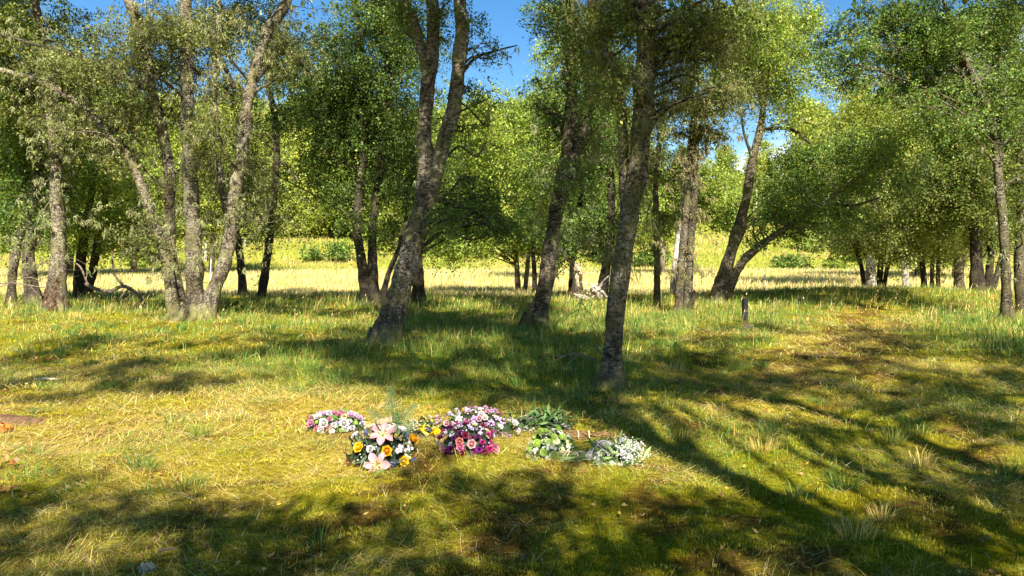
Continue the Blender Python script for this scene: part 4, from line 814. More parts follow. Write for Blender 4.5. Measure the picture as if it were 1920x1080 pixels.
def soil():
    D = ground_dist(790); b = P(8, 790, D); b[2] = float(G(b[0], b[1])); th = np.linspace(0, 6.283, 40, endpoint=False); V = [[0, 0, .075]]; Fs = []
    for i, k in enumerate((.35, .7, 1.0)):
        for t in th: w = 1 + .16 * math.sin(3 * t + 1) + .1 * math.sin(7 * t); V.append([math.cos(t) * .36 * k * w, math.sin(t) * .24 * k * w, .075 * (1 - k ** 1.5) - (.02 if k == 1 else 0) + random.uniform(-.012, .012)])
    n = 40
    for j in range(n): Fs.append([0, 1 + j, 1 + (j + 1) % n, 1 + (j + 1) % n])
    for i in range(2):
        for j in range(n): Fs.append([1 + i * n + j, 1 + (i + 1) * n + j, 1 + (i + 1) * n + (j + 1) % n, 1 + i * n + (j + 1) % n])
    me = bpy.data.meshes.new('bare_earth'); me.from_pydata(V, [], [list(dict.fromkeys(f)) for f in Fs]); me.materials.append(M_SOIL)
    for p in me.polygons: p.use_smooth = True
    tag(link('bare_earth', me, None, b), 'low scrape of bare brown earth at the left edge of the turf', 'earth')
soil()
def lichen_clump():
    D = ground_dist(1068); b = P(275, 1068, D); b[2] = float(G(b[0], b[1])) + .02
    pts = norm(rng.normal(0, 1, (60, 3))) * np.array([.032, .022, .012]) * rng.uniform(.3, 1, (60, 1))
    v, f, c = lichen_mesh(pts + [0, 0, .01], .016, 10, (.42, .45, .36), 3.8)
    tag(link('lichen_clump', mesh('lichen_clump', v, f, M_LICHEN, c), None, b), 'pale grey lichen tuft lying on the turf at the bottom left', 'lichen')
lichen_clump()

# ------------------------------------------------------------------ flowers
def petal(L, W, b0, b1, cup=.3, tip=.6, nu=5, nv=3, ruf=0.0, rr=None):
    u = np.linspace(0, 1, nu); th = np.radians(b0 + (b1 - b0) * u); du = L / (nu - 1)
    r = np.concatenate([[0], np.cumsum(np.cos(th[:-1]) * du)]); z = np.concatenate([[0], np.cumsum(np.sin(th[:-1]) * du)])
    prof = np.sin(np.pi * np.clip(u, 0, 1) ** tip * .5 + .12) * (1 - .92 * np.clip((u - .55) / .45, 0, 1) ** 2.2)
    v = np.linspace(-1, 1, nv); V = []
    for i in range(nu):
        for k in range(nv):
            c = cup * v[k] ** 2 * W * prof[i]
            V.append([r[i] - c * np.sin(th[i]), v[k] * W * prof[i], z[i] + c * np.cos(th[i]) + (random.uniform(-ruf, ruf) if ruf and i > nu - 3 else 0)])
    Fc = [[i * nv + k, i * nv + k + 1, (i + 1) * nv + k + 1, (i + 1) * nv + k] for i in range(nu - 1) for k in range(nv - 1)]
    return np.array(V), np.array(Fc)
def rotz(v, a):
    c, s = math.cos(a), math.sin(a); return v @ np.array([[c, s, 0], [-s, c, 0], [0, 0, 1]])
def ball(r, n=6, m=9, squash=1.0):
    V = [[0, 0, r * squash]]; Fc = []
    for i in range(1, n): V += [[r * math.sin(i / n * math.pi) * math.cos(j / m * 6.2832), r * math.sin(i / n * math.pi) * math.sin(j / m * 6.2832), r * squash * math.cos(i / n * math.pi)] for j in range(m)]
    V.append([0, 0, -r * squash]); e = len(V) - 1
    for j in range(m): Fc.append([0, 1 + j, 1 + (j + 1) % m, 1 + (j + 1) % m]); q = 1 + (n - 2) * m; Fc.append([e, q + (j + 1) % m, q + j, q + j])
    for i in range(n - 2):
        for j in range(m): a = 1 + i * m; Fc.append([a + j, a + m + j, a + m + (j + 1) % m, a + (j + 1) % m])
    return np.array(V), np.array(Fc)
def vary(c, a=.12): return np.clip(np.array(c) * (1 + random.uniform(-a, a)), 0, .92)
def rose(col, r=.034):
    A = Acc(); A.add(*ball(r * .35, 5, 7, 1.2)[:2], np.array(col) * .8); A.v[-1][:, 2] += r * .55
    for n, b0, b1, L, off in ((3, 82, 104, 1.0, .16), (4, 76, 92, 1.05, .22), (5, 66, 70, 1.1, .25), (6, 45, 25, 1.12, .26)):
        for i in range(n):
            v, f = petal(r * L, r * .62, b0, b1, .35, .7, 5, 4); v = v + [r * off, 0, 0]; A.add(rotz(v, i * 6.2832 / n + n), f, vary(col))
    return A
def carnation(col, r=.032):
    A = Acc()
    for i in range(42):
        e = random.uniform(5, 88); v, f = petal(r * random.uniform(.8, 1.1), r * .3, e, e - random.uniform(-10, 25), .1, .55, 4, 4, r * .16); A.add(rotz(v, i * 2.4), f, vary(col, .16))
    return A
def lily(col, r=.085, throat=(.72, .62, .30)):
    A = Acc()
    for i in range(6):
        v, f = petal(r, r * (.23 if i % 2 else .30), 58, -38, .3, .8, 8, 4); t = np.linalg.norm(v[:, :2], axis=1) / r
        c = np.clip(np.array(col) + (np.array(throat) - np.array(col)) * np.clip(1 - t * 2.2, 0, 1)[:, None], 0, .95); A.add(rotz(v + [r * .04, 0, 0], i * 1.0472), f, c * random.uniform(.92, 1.06))
    for i in range(6):
        a = i * 1.0472 + .5; p = np.array([[0, 0, .01], [math.cos(a) * r * .12, math.sin(a) * r * .12, r * .35], [math.cos(a) * r * .26, math.sin(a) * r * .26, r * .6]]); A.add(*tube(p, [.0016, .0015, .0013], 4), (.55, .60, .30))
        v, f = ball(.005, 4, 5, .6); A.add(v + p[-1], f, (.30, .10, .03))
    return A
def daisy(col, r=.03, n=16, centre=(.62, .50, .06), layers=1, cr=.3):
    A = Acc()
    for l in range(layers):
        for i in range(n): v, f = petal(r * (1 - .22 * l), r * .17, 18 + 24 * l, 4 + 26 * l, .15, .6, 4, 3); A.add(rotz(v + [r * .08, 0, l * r * .06], i * 6.2832 / n + l * .2), f, vary(col, .08))
    v, f = ball(r * cr, 5, 8, .6); A.add(v + [0, 0, r * .12 * layers], f, centre); return A
def button(col, r=.021):
    A = Acc(); v, f = ball(r * .8, 6, 9, .75); A.add(v, f, np.array(col) * .8)
    for i in range(60):
        z = 1 - (i + .5) / 60 * 1.25; q = math.sqrt(max(0, 1 - z * z)); a = i * 2.4; d = np.array([math.cos(a) * q, math.sin(a) * q, z * .75]); s = np.array([-math.sin(a), math.cos(a), 0]) * r * .14; p = d * r * .78
        A.add(np.array([p - s, p + s, p + s * .6 + d * r * .3, p - s * .6 + d * r * .3]), [[0, 1, 2, 3]], vary(col, .2))
    return A
def thistle(col, r=.022):
    A = Acc(); v, f = ball(r * .6, 5, 8, 1.3); A.add(v, f, col)
    for i in range(26):
        e = random.uniform(-20, 75); v, f = petal(r * random.uniform(.8, 1.6), r * .12, e, e - 10, 0, .4, 3, 2); A.add(rotz(v, i * 2.4), f, vary(np.array(col) * 1.1, .3))
    return A
def floret(col, r=.012, n=5):
    A = Acc()
    for k in range(9):
        o = np.array([random.uniform(-1, 1), random.uniform(-1, 1), random.uniform(-.3, .6)]) * r * 1.9
        for i in range(n): v, f = petal(r, r * .38, 30, 0, .2, .6, 3, 3); A.add(rotz(v, i * 6.2832 / n + k) + o, f, vary(col, .18))
        v, f = ball(r * .2, 4, 5); A.add(v + o + [0, 0, r * .1], f, (.55, .52, .22))
    return A
def bud(col, r=.016, L=.07):
    A = Acc()
    for i in range(6): v, f = petal(L, r, 78, 94, .9, .7, 6, 3); A.add(rotz(v + [r * .55, 0, 0], i * 1.0472), f, vary(col, .1))
    return A
def calla(col, r=.028, L=.085):
    A = Acc(); nu, nv = 7, 14; V = []
    for i in range(nu):
        u = i / (nu - 1); rr_ = r * (.22 + .35 * u + .55 * u ** 4)
        for j in range(nv):
            a = j / nv * 6.2832; lip = .35 * L * u ** 3 * max(0, math.cos(a)); V.append([math.cos(a) * rr_ * (1 + .25 * u ** 3 * math.cos(a)), math.sin(a) * rr_, L * u + lip])
    A.add(V, [[i * nv + j, i * nv + (j + 1) % nv, (i + 1) * nv + (j + 1) % nv, (i + 1) * nv + j] for i in range(nu - 1) for j in range(nv)], col)
    A.add(*tube(np.array([[0, 0, L * .2], [0, 0, L * .95]]), [.004, .003], 5), (.75, .55, .03)); return A

class Bouquet:
    def __init__(s, name, label, px, py, rx, ry, h, cat='flowers', tilt=0.0):
        D = ground_dist(py); p = P(px, py, D); s.c = np.array([p[0], p[1], float(G(p[0], p[1]))]); s.R = np.array([rx, ry, h]); s.used = []
        s.root = thing(name, s.c, label, cat, 'funeral flowers laid on the grass'); s.cache = {}
    def surf(s, d):                                      # a point of the dome and its normal for direction d
        d = norm(np.asarray(d, float)); t = 1 / np.linalg.norm(d / s.R); p = d * t; n = norm(p / s.R ** 2); return p, n
    def ray(s, px, py):                                  # where the line of sight to (px, py) meets the dome
        d = norm(P(px, py, 1.0) - np.array([0, 0, CAMZ])); o = (np.array([0, 0, CAMZ]) - s.c) / s.R; k = d / s.R
        a, b, c = k @ k, 2 * o @ k, o @ o - 1; q = b * b - 4 * a * c
        if q < 0: t = -b / (2 * a); p = np.array([0, 0, CAMZ]) + d * t - s.c; p = p / np.linalg.norm(p / s.R)
        else: p = np.array([0, 0, CAMZ]) + d * (-b - math.sqrt(q)) / (2 * a) - s.c
        p[2] = max(p[2], .02); return p, norm(p / s.R ** 2)
    def put(s, name, maker, col, p, n, scale=1.0, lift=0.0, label=None):
        key = (maker.__name__, tuple(col))
        if key not in s.cache: s.cache[key] = [maker(col).mesh(name, M_PETAL, False) for _ in range(2)]
        m = s.cache[key][random.randrange(2)]; o = link(name, m, s.root, p + n * lift)
        o.rotation_euler = (Vector(n).to_track_quat('Z', 'Y') @ __import__('mathutils').Quaternion((0, 0, 1), random.uniform(0, 6.28))).to_euler(); o.scale = (scale,) * 3
        if label: o['label'] = label
        s.used.append(p); return o
    def fill(s, specs, gap=.045, tries=900):
        """specs: (part name, maker, colour, how many, scale) put in random order over the dome, keeping apart"""
        todo = [q for q in specs for _ in range(q[3])]; random.shuffle(todo)
        for name, mk, col, _, sc in todo:
            for t in range(60):
                d = np.array([random.uniform(-1, 1), random.uniform(-1, .8), random.uniform(.02, 1)]); p, n = s.surf(d); n = norm(n + [0, -.15, .1])
                if all(np.linalg.norm(p - q) > gap * (1 - t / 90) for q in s.used): s.put(name, mk, col, p, n, sc * random.uniform(.85, 1.15), random.uniform(-.008, .012)); break
    def leaves(s, n, L, W, col, out=1.02, name='foliage', low=0.0, col2=None, core=True):
        A = Acc()
        for i in range(n):
            d = np.array([random.uniform(-1, 1), random.uniform(-1, 1), random.uniform(low, .9)]); p, nn = s.surf(d); p = p * random.uniform(.75, out)
            v, f = petal(L * random.uniform(.6, 1.3), W * random.uniform(.7, 1.2), random.uniform(0, 40), random.uniform(-40, 20), .25, .6, 5, 3)
            M = np.array((Vector(norm(nn + rng.normal(0, .5, 3))).to_track_quat('Z', 'Y') @ __import__('mathutils').Quaternion((0, 0, 1), random.uniform(0, 6.28))).to_matrix())
            A.add(v @ M.T + p, f, vary(col if col2 is None or random.random() < .6 else col2, .3))
        if not core: link(name, A.mesh(name, M_LEAF), s.root); return
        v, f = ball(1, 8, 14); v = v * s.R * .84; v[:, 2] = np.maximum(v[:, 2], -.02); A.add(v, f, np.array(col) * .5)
        link(name, A.mesh(name, M_LEAF), s.root)
    def sprig(s, n, col, r=.004, spread=1.06, name='filler_flowers'):
        A = Acc()
        for i in range(n):
            p, nn = s.surf([random.uniform(-1, 1), random.uniform(-1, .9), random.uniform(.03, 1)]); p = p * random.uniform(.95, spread + .06); v, f = ball(r * random.uniform(.7, 1.5), 4, 6); A.add(v + p, f, vary(col, .15))
        link(name, A.mesh(name, M_PETAL), s.root)

WHITE, CREAM, PINK, BLUSH, LILAC = (.58, .56, .52), (.56, .50, .28), (.50, .17, .27), (.56, .29, .28), (.35, .23, .44)
MAGENTA, PLUM, WINE, YELLOW, GOLD, LIME, STEEL, CORAL = (.36, .03, .17), (.10, .008, .08), (.17, .008, .035), (.66, .45, .008), (.64, .30, .006), (.27, .40, .05), (.07, .09, .16), (.56, .19, .15)
LEAFG, LEAFD, LEAFS = (.05, .10, .025), (.025, .055, .02), (.12, .17, .10)

q = Bouquet('flower_spray', 'low pink, white and lilac spray at the left end of the flowers', 628, 812, .285, .14, .13)
q.leaves(90, .05, .013, (.12, .22, .035), 1.08)
q.leaves(26, .085, .009, (.13, .24, .04), 1.3, 'greenery', 0, None, False)
q.fill([('rose', rose, WHITE, 9, 1.0), ('rose', rose, (0.53, 0.33, 0.46), 7, 1.0), ('carnation', carnation, PINK, 6, .9), ('carnation', carnation, (0.59, 0.55, 0.59), 8, .95), ('daisy', daisy, WHITE, 6, .9), ('florets', floret, LILAC, 8, .9), ('rose', rose, (0.49, 0.21, 0.31), 4, .9), ('button_flower', button, LIME, 5, .8), ('carnation', carnation, CREAM, 4, .9)], .05)
q.sprig(60, WHITE, .005)

q = Bouquet('flower_spray', 'dark leafed spray with two pink lilies and yellow roses, nearest of the flowers', 716, 868, .255, .20, .23)
q.leaves(190, .075, .013, LEAFD, 1.12, col2=LEAFS)
q.leaves(46, .12, .010, LEAFD, 1.28, 'greenery', 0, LEAFS, False)
for px, py, nm, mk, col, sc in ((718, 820, 'lily', lily, (.50, .22, .24), 1.3), (709, 870, 'lily', lily, (.46, .27, .29), 1.3), (677, 841, 'rose', rose, YELLOW, 1.1), (725, 847, 'rose', rose, GOLD, 1.1), (768, 829, 'rose', rose, GOLD, 1.25), (754, 864, 'rose', rose, YELLOW, 1.05),
        (697, 843, 'carnation', carnation, WHITE, 1.15), (672, 822, 'rose', rose, WHITE, 1.0), (755, 806, 'rose', rose, (0.62, 0.61, 0.58), 1.1), (702, 805, 'carnation', carnation, WHITE, 1.0), (690, 797, 'rose', rose, CREAM, 1.0), (752, 890, 'carnation', carnation, CREAM, 1.1), (692, 872, 'carnation', carnation, CREAM, .95), (691, 884, 'rose', rose, (0.59, 0.58, 0.52), .75), (762, 840, 'florets', floret, (.52, .46, .48), 1.3), (747, 846, 'florets', floret, (0.46, 0.38, 0.40), 1.5), (740, 800, 'florets', floret, (.56, .42, .42), 1.4), (722, 797, 'florets', floret, (.50, .36, .36), 1.4), (762, 855, 'florets', floret, CREAM, 1.2),
        (689, 815, 'thistle', thistle, STEEL, 1.2), (765, 815, 'thistle', thistle, STEEL, 1.3), (757, 820, 'thistle', thistle, STEEL, 1.1), (738, 868, 'thistle', thistle, STEEL, 1.2), (771, 880, 'thistle', thistle, STEEL, 1.3), (774, 862, 'thistle', thistle, STEEL, 1.0), (657, 866, 'daisy', daisy, WINE, .7), (706, 795, 'thistle', thistle, STEEL, 1.0)):
    p, n = q.ray(px, py); q.put(nm, mk, col, p, norm(n + [0, -.35, .1]), sc, .02)
q.sprig(90, (.50, .50, .42), .005, 1.05)
# fern fronds behind it
def fern():
    A = Acc()
    for k, (a, ln, L) in enumerate(((1.8, .30, .44), (.9, .55, .36), (2.6, .60, .34), (.35, .85, .28), (2.95, .85, .24), (1.5, .6, .30))):
        d = np.array([math.cos(a), math.sin(a) * .6, 0]); n = 17
        pts = np.array([d * math.sin(ln * (1 + .5 * t)) * L * t + np.array([0, 0, math.cos(ln * (1 + .5 * t)) * L * t]) for t in np.linspace(0, 1, n)]); A.add(*tube(pts, np.linspace(.003, .001, n), 4), (.10, .13, .05))
        ax = norm(pts[-1] - pts[0]); side = norm(np.cross(ax, [random.uniform(-.4, .4), -1, .3]))
        for i in range(3, n):
            t = i / n; w = L * .34 * (1 - t) ** .8 * min(1, (t + .05) * 3.0) + .006
            for sg in (-1, 1):
                q0 = pts[i] + ax * random.uniform(-.004, .004); e = q0 + side * sg * w + ax * w * .45 + np.array([0, -random.uniform(0, .3) * w, -w * .25]); m = 5
                for u in range(m):                       # toothed leaflets
                    c = q0 + (e - q0) * (u + .5) / m; hw = (e - q0) / m * .42; tt = ax * min(.017, L * .034) * (1.15 - (u + .5) / m)
                    A.add([c - hw - tt * .9, c + hw * .2 - tt, c + hw + tt * .5, c - hw * .2 + tt], [[0, 1, 2, 3]], vary((.055, .115, .028), .3))
    D = 6.45; b = P(738, 0, D); b[2] = float(G(b[0], b[1])) + .02
    tag(link('fern', A.mesh('fern', M_LEAF), None, b), 'grey-green fern fronds standing up behind the lily spray', 'fern')
fern()
def hessian():
    D = 6.22; b = P(722, 788, D); V, nu, nv = [], 12, 9
    for i in range(nu):
        for j in range(nv):
            u, v = i / (nu - 1) - .5, j / (nv - 1) * 2.6 - 1.0; r = .042 + .006 * math.sin(u * 20); V.append([u * .125, -math.sin(v) * r * .9 + .01 * math.sin(u * 9), math.cos(v) * r + .02 * u + .004 * math.sin(u * 30 + v * 3)])
    a = Acc(); a.add(V, [[i * nv + j, i * nv + j + 1, (i + 1) * nv + j + 1, (i + 1) * nv + j] for i in range(nu - 1) for j in range(nv - 1)])
    o = link('hessian_wrap', a.mesh('hessian_wrap', M_HESSIAN, True), None, (b[0], b[1], .215)); md = o.modifiers.new('t', 'SOLIDIFY'); md.thickness = .004
    tag(o, 'rolled brown hessian wrap behind the lily spray', 'wrap')
hessian()
q = Bouquet('flower_posy', 'small cream and yellow posy tied with a yellow ribbon, beside the lily spray', 793, 822, .13, .12, .13)
q.leaves(70, .06, .010, LEAFG, 1.15)
q.fill([('rose', rose, CREAM, 5, .9), ('carnation', carnation, CREAM, 4, .8), ('daisy', daisy, (0.55, 0.46, 0.09), 4, .8), ('florets', floret, (0.44, 0.41, 0.07), 4, .8), ('florets', floret, (.16, .12, .34), 2, .9)], .045)
q.sprig(40, CREAM, .005)
for px, py, dz in ((803, 818, .5), (806, 826, .2)):
    p, n = q.ray(px, py); q.put('calla_flower', calla, YELLOW, p, norm(n + [.6, 0, dz]), .9, .02)
def ribbon():
    A = Acc()
    for (pts, w) in (([(-.09, -.06, .07), (-.05, -.085, .075), (.0, -.10, .08), (.04, -.11, .065)], .022), ([(.0, -.10, .08), (.02, -.13, .05), (.06, -.14, .03)], .016)):
        pp, _ = spline(pts, [1] * len(pts), .01); t = norm(np.gradient(pp, axis=0)); s = norm(np.cross(t, [0, -1, .6])) * w * .6; n = len(pp)
        A.add(np.concatenate([pp - s, pp + s]), [[i, i + 1, n + i + 1, n + i] for i in range(n - 1)])
    th = np.linspace(0, 6.2832, 24, endpoint=False)
    for sg in (-1, 1):
        ring = np.array([[.02 + sg * .028 + .026 * math.cos(t), -.115, .08 + .02 * math.sin(t)] for t in th]); n = 24; A.add(np.concatenate([ring - [0, .012, 0], ring + [0, .012, 0]]), [[i, (i + 1) % n, n + (i + 1) % n, n + i] for i in range(n)])
    link('ribbon', A.mesh('ribbon', M_YELLOW), q.root)
ribbon()

q = Bouquet('flower_spray', 'wide pink and lilac spray lying behind the dark purple posy', 892, 822, .40, .15, .225)
q.leaves(120, .055, .011, LEAFG, 1.08, col2=(.16, .22, .07))
q.leaves(44, .11, .009, LEAFG, 1.25, 'greenery', 0, (.16, .22, .07), False)
q.fill([('rose', rose, (0.53, 0.31, 0.34), 11, 0.85), ('carnation', carnation, (0.47, 0.27, 0.36), 13, 0.81), ('florets', floret, (.44, .26, .52), 21, 0.94), ('florets', floret, (0.44, 0.34, 0.47), 13, 0.94), ('rose', rose, WHITE, 8, 0.77), ('carnation', carnation, MAGENTA, 4, 0.68), ('florets', floret, PLUM, 8, 0.77), ('lily', lily, (0.58, 0.44, 0.49), 4, 0.47), ('daisy', daisy, (0.55, 0.41, 0.49), 7, 0.77), ('carnation', carnation, (0.59, 0.49, 0.43), 7, 0.77)], .038)
q.sprig(60, (0.52, 0.43, 0.47), .0045)

q = Bouquet('flower_posy', 'rounded posy of dark purple and pink flowers in the middle of the row', 876, 853, .235, .16, .20)
q.leaves(90, .05, .012, LEAFD, 1.07)
q.leaves(30, .08, .010, LEAFD, 1.25, 'greenery', 0, LEAFG, False)
for px, py, mk, nm, col, sc in ((863, 829, rose, 'rose', CORAL, .9), (884, 833, rose, 'rose', BLUSH, 1.0), (864, 838, rose, 'rose', (.55, .16, .27), .9), (834, 841, rose, 'rose', BLUSH, .85), (926, 849, rose, 'rose', BLUSH, .85), (924, 838, carnation, 'carnation', PINK, 1.1), (848, 843, carnation, 'carnation', PLUM, 1.2), (868, 848, carnation, 'carnation', WINE, 1.2), (897, 842, carnation, 'carnation', (.20, .02, .22), 1.1), (873, 818, carnation, 'carnation', WINE, 1.1), (915, 842, carnation, 'carnation', (.34, .015, .12), 1.1), (905, 858, carnation, 'carnation', WINE, 1.0), (840, 857, carnation, 'carnation', PLUM, 1.0)):
    p, n = q.ray(px, py); q.put(nm, mk, col, p, norm(n + [0, -.3, .1]), sc, .014)
q.fill([('florets', floret, (0.31, 0.27, 0.44), 11, 0.81), ('florets', floret, (0.44, 0.40, 0.53), 7, 0.81), ('carnation', carnation, PLUM, 10, 0.89), ('carnation', carnation, MAGENTA, 7, 0.81), ('carnation', carnation, WINE, 7, 0.85), ('rose', rose, (.30, .03, .12), 4, 0.77), ('rose', rose, CREAM, 3, 0.51)], .038)
q.sprig(40, (0.44, 0.41, 0.49), .005)

q = Bouquet('flower_spray', 'dark green leaf spray with white lily buds at the back of the row', 1018, 808, .33, .12, .12)
q.leaves(260, .075, .015, LEAFD, 1.15, col2=(.08, .15, .035))
q.leaves(70, .12, .013, (.06, .12, .03), 1.4, 'greenery', 0, (.12, .22, .05), False)
for px, py, sc in ((987, 801, 1.0), (995, 805, .9), (1014, 806, 1.15), (1050, 797, .9), (1004, 802, .7), (1064, 799, .8), (1032, 804, .7)):
    p, n = q.ray(px, py); q.put('lily_bud', bud, (0.52, 0.49, 0.43), p, norm(n + [random.uniform(-.6, .6), -.4, -.2]), sc * 1.25, .035)
q.fill([('florets', floret, (0.52, 0.31, 0.30), 3, .8), ('florets', floret, (.55, .48, .12), 3, .7), ('thistle', thistle, STEEL, 2, .9), ('carnation', carnation, (0.46, 0.44, 0.41), 4, .6)], .06)

q = Bouquet('flower_posy', 'round green and white posy tied with straw raffia', 1034, 860, .195, .15, .20)
q.leaves(60, .045, .012, (.10, .18, .04), 1.02)
q.fill([('button_flower', button, LIME, 20, 1.4), ('daisy', daisy, (.56, .60, .34), 16, .95), ('carnation', carnation, (.40, .48, .22), 9, .8), ('florets', floret, (.56, .58, .48), 14, .85)], .036)
q.sprig(110, (.48, .50, .40), .0045)
def raffia():
    A = Acc(); c = np.array([.165, -.13, .055])
    for i in range(26):
        a = random.uniform(-2.9, -.15) if i < 15 else random.uniform(-.25, .35) + math.pi; L = random.uniform(.11, .20); d = np.array([math.cos(a), math.sin(a) * .55, 0])
        pts, _ = spline([c, c + d * L * .5 + [0, 0, .025], c + d * L + [0, 0, -.03]], [1, 1, 1], .02); t = norm(np.gradient(pts, axis=0)); s = norm(np.cross(t, [0, 0, 1.])) * random.uniform(.005, .009); n = len(pts); A.add(np.concatenate([pts - s, pts + s]), [[k, k + 1, n + k + 1, n + k] for k in range(n - 1)])
    A.add(*ball(.014, 5, 8, 1)[:2]); A.v[-1] += c; link('raffia_bow', A.mesh('raffia_bow', M_RAFFIA), q.root)
    S = Acc()
    for i in range(16):
        y = random.uniform(-.04, .05); p, r = spline([[.06, y - .08, .05], c + [0, y * .3, -.01 + random.uniform(-.01, .01)], c + [random.uniform(.1, .2), y * 1.6, -.03]], [.0032, .0035, .003], .03); S.add(*tube(p, r, 5), vary((.28, .36, .12), .3))
    link('stems', S.mesh('stems', M_PETAL), q.root)
raffia()

q = Bouquet('bouquet', 'white and green bouquet lying on its side at the right end of the flowers', 1148, 874, .19, .14, .13)
q.leaves(120, .07, .012, (.13, .24, .04), 1.15, col2=(.24, .34, .12))
q.leaves(60, .12, .011, (.15, .26, .05), 1.35, 'greenery', 0, (.26, .36, .13), False)
q.fill([('daisy', daisy, WHITE, 7, 1.15), ('rose', rose, WHITE, 7, 1.1), ('lily', lily, (0.61, 0.59, 0.44), 3, .5), ('carnation', carnation, (0.58, 0.59, 0.52), 6, 1.0), ('florets', floret, WHITE, 9, .9)], .045)
q.sprig(160, (.52, .54, .46), .0042, 1.14)
S = Acc()
for i in range(20):
    y = random.uniform(-.05, .06); z = random.uniform(.015, .06); p, r = spline([[-.05, y * .8, z + .02], [-.2, y * .4 - .01, z], [-.32 - random.uniform(0, .1), y * 1.3 + .01, z * .6]], [.003, .0036, .0032], .03); S.add(*tube(p, r, 5), vary((.26, .36, .10), .3))
link('stems', S.mesh('stems', M_PETAL), q.root)
S = Acc()
for i in range(70):                                       # wispy gypsophila stalks
    p, n = q.surf([random.uniform(.1, 1), random.uniform(-1, .8), random.uniform(.1, 1)]); e = p * random.uniform(1.15, 1.5) + rng.normal(0, .01, 3); e[2] = max(e[2], .01); pp, r = spline([p * .7, p, e], [.0012, .001, .0008], .03); S.add(*tube(pp, r, 3), (.30, .36, .24))
    for k in range(4):
        v, f = ball(.0055, 4, 5); S.add(v + e + rng.normal(0, .016, 3), f, (0.59, 0.60, 0.57))
link('gypsophila', S.mesh('gypsophila', M_PETAL), q.root)

def wicker():
    D = 6.55; b = P(1097, 0, D); b[2] = float(G(b[0], b[1])); root = thing('wicker_sheaf', b, 'low brown wicker sheaf with a thin hoop handle, behind the green posy', 'wickerwork', 'funeral flowers laid on the grass'); A = Acc()
    for i in range(34):
        y = random.uniform(-.05, .05); z = .012 + random.uniform(0, .05) * (1 - abs(y) * 12); a = random.uniform(-.08, .08); p, r = spline([[-.20 + random.uniform(-.03, .03), y + a, z], [0, y + random.uniform(-.01, .01), z + random.uniform(0, .015)], [.20 + random.uniform(-.04, .03), y - a, z]], [.004, .005, .0035], .04); A.add(*tube(p, r, 5, .1, 0, i))
    link('rods', A.mesh('rods', M_WICKER), root); B = Acc()
    th = np.linspace(-.1, math.pi + .1, 22); pts = np.array([[.10 + .055 * math.cos(t), -.02, .04 + .055 * math.sin(t)] for t in th]); B.add(*tube(pts, np.full(22, .0028), 6))
    p, r = spline([[.085, -.03, .02], [.09, -.03, .08], [.105, -.03, .14]], [.0035, .0035, .003], .02); B.add(*tube(p, r, 6)); link('hoop_handle', B.mesh('hoop_handle', plain('dark_cane', (.07, .035, .02), .7, .4, 30.0, .2)), root)
    C2 = Acc()
    for x in (-.06, .03): pts = np.array([[x, .055 * math.cos(t), .035 + .035 * math.sin(t)] for t in np.linspace(0, 6.28, 18)]); C2.add(*tube(pts, np.full(18, .004), 5))
    link('binding', C2.mesh('binding', M_RAFFIA), root)
wicker()
def single_leaf():
    D = ground_dist(902); b = P(703, 902, D); b[2] = float(G(b[0], b[1])) + .03; v, f = petal(.10, .020, 25, 5, .5, .6, 7, 4); a = Acc(); a.add(rotz(v, .75), f, (.17, .27, .06))
    tag(link('loose_leaf', a.mesh('loose_leaf', M_LEAF, True), None, b), 'single loose green leaf lying in front of the lily spray', 'leaf')
single_leaf()

# ------------------------------------------------------------------ light, sky, camera
w = bpy.data.worlds.new('World'); scene.world = w; w.use_nodes = True
nt = w.node_tree; nt.nodes.clear(); L = nt.links.new
out = nd(nt, 'ShaderNodeOutputWorld'); bg = nd(nt, 'ShaderNodeBackground', Strength=.05); L(bg.outputs[0], out.inputs[0])
sky = nt.nodes.new('ShaderNodeTexSky'); sky.sky_type = 'NISHITA'; sky.sun_disc = False; sky.sun_elevation = EL; sky.sun_rotation = math.atan2(SUNV[0], SUNV[1])
sky.ozone_density = 3.0; sky.air_density = 1.0; sky.dust_density = .2
tc = nd(nt, 'ShaderNodeTexCoord'); mp = nd(nt, 'ShaderNodeMapping'); mp.inputs['Scale'].default_value = (1, 1, 2.6); L(tc.outputs['Generated'], mp.inputs[0])
cn = nd(nt, 'ShaderNodeTexNoise', Scale=3.2, Detail=8.0, Roughness=.6); L(mp.outputs[0], cn.inputs['Vector'])
sp = nd(nt, 'ShaderNodeSeparateXYZ'); L(tc.outputs['Generated'], sp.inputs[0])
xr = nd(nt, 'ShaderNodeMapRange'); L(sp.outputs['X'], xr.inputs[0]); xr.inputs[1].default_value = .02; xr.inputs[2].default_value = .30; xr.inputs[3].default_value = -.16; xr.inputs[4].default_value = .10
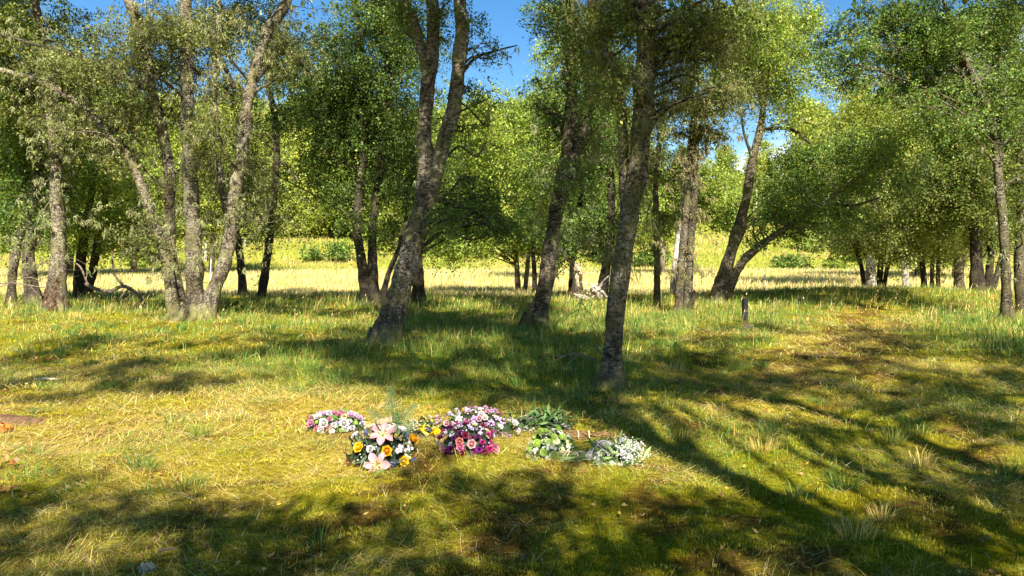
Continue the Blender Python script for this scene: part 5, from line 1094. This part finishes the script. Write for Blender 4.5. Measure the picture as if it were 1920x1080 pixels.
zr = nd(nt, 'ShaderNodeMapRange'); L(sp.outputs['Z'], zr.inputs[0]); zr.inputs[1].default_value = .10; zr.inputs[2].default_value = .30; zr.inputs[3].default_value = .03; zr.inputs[4].default_value = -.22
a1 = nd(nt, 'ShaderNodeMath', operation='ADD'); L(cn.outputs[0], a1.inputs[0]); L(xr.outputs[0], a1.inputs[1])
a2 = nd(nt, 'ShaderNodeMath', operation='ADD'); L(a1.outputs[0], a2.inputs[0]); L(zr.outputs[0], a2.inputs[1])
cr = nd(nt, 'ShaderNodeMapRange'); L(a2.outputs[0], cr.inputs[0]); cr.inputs[1].default_value = .50; cr.inputs[2].default_value = .66
mx = nd(nt, 'ShaderNodeMix', data_type='RGBA'); hs = nd(nt, 'ShaderNodeHueSaturation', Saturation=1.3, Value=1.1); L(sky.outputs[0], hs.inputs['Color']); L(cr.outputs[0], mx.inputs[0]); L(hs.outputs[0], mx.inputs[6]); mx.inputs[7].default_value = (11, 11.2, 11.6, 1); L(mx.outputs[2], bg.inputs[0])

sd = bpy.data.lights.new('sun', 'SUN'); sd.energy = 5.0; sd.angle = math.radians(.53); sd.color = (1.0, .93, .82)
so = bpy.data.objects.new('sun', sd); COL.objects.link(so); so.rotation_euler = Vector(-SUNV).to_track_quat('-Z', 'Y').to_euler(); so.location = (0, -20, 30)

cd = bpy.data.cameras.new('camera'); cam = bpy.data.objects.new('camera', cd); COL.objects.link(cam)
cam.location = (0, 0, CAMZ); cam.rotation_euler = (math.radians(90), 0, 0)
cd.sensor_width = 36; cd.lens = 36 * F / 1920; cd.shift_y = (HZ - 540) / 1920; cd.clip_end = 3000; cd.clip_start = .05
scene.camera = cam
scene.view_settings.view_transform = 'Standard'; scene.view_settings.look = 'None'; scene.view_settings.gamma = 1
scene.view_settings.exposure = 1.62
scene.cycles.max_bounces = 7; scene.cycles.diffuse_bounces = 3; scene.cycles.glossy_bounces = 2; scene.cycles.transmission_bounces = 3
scene.cycles.sample_clamp_indirect = 6
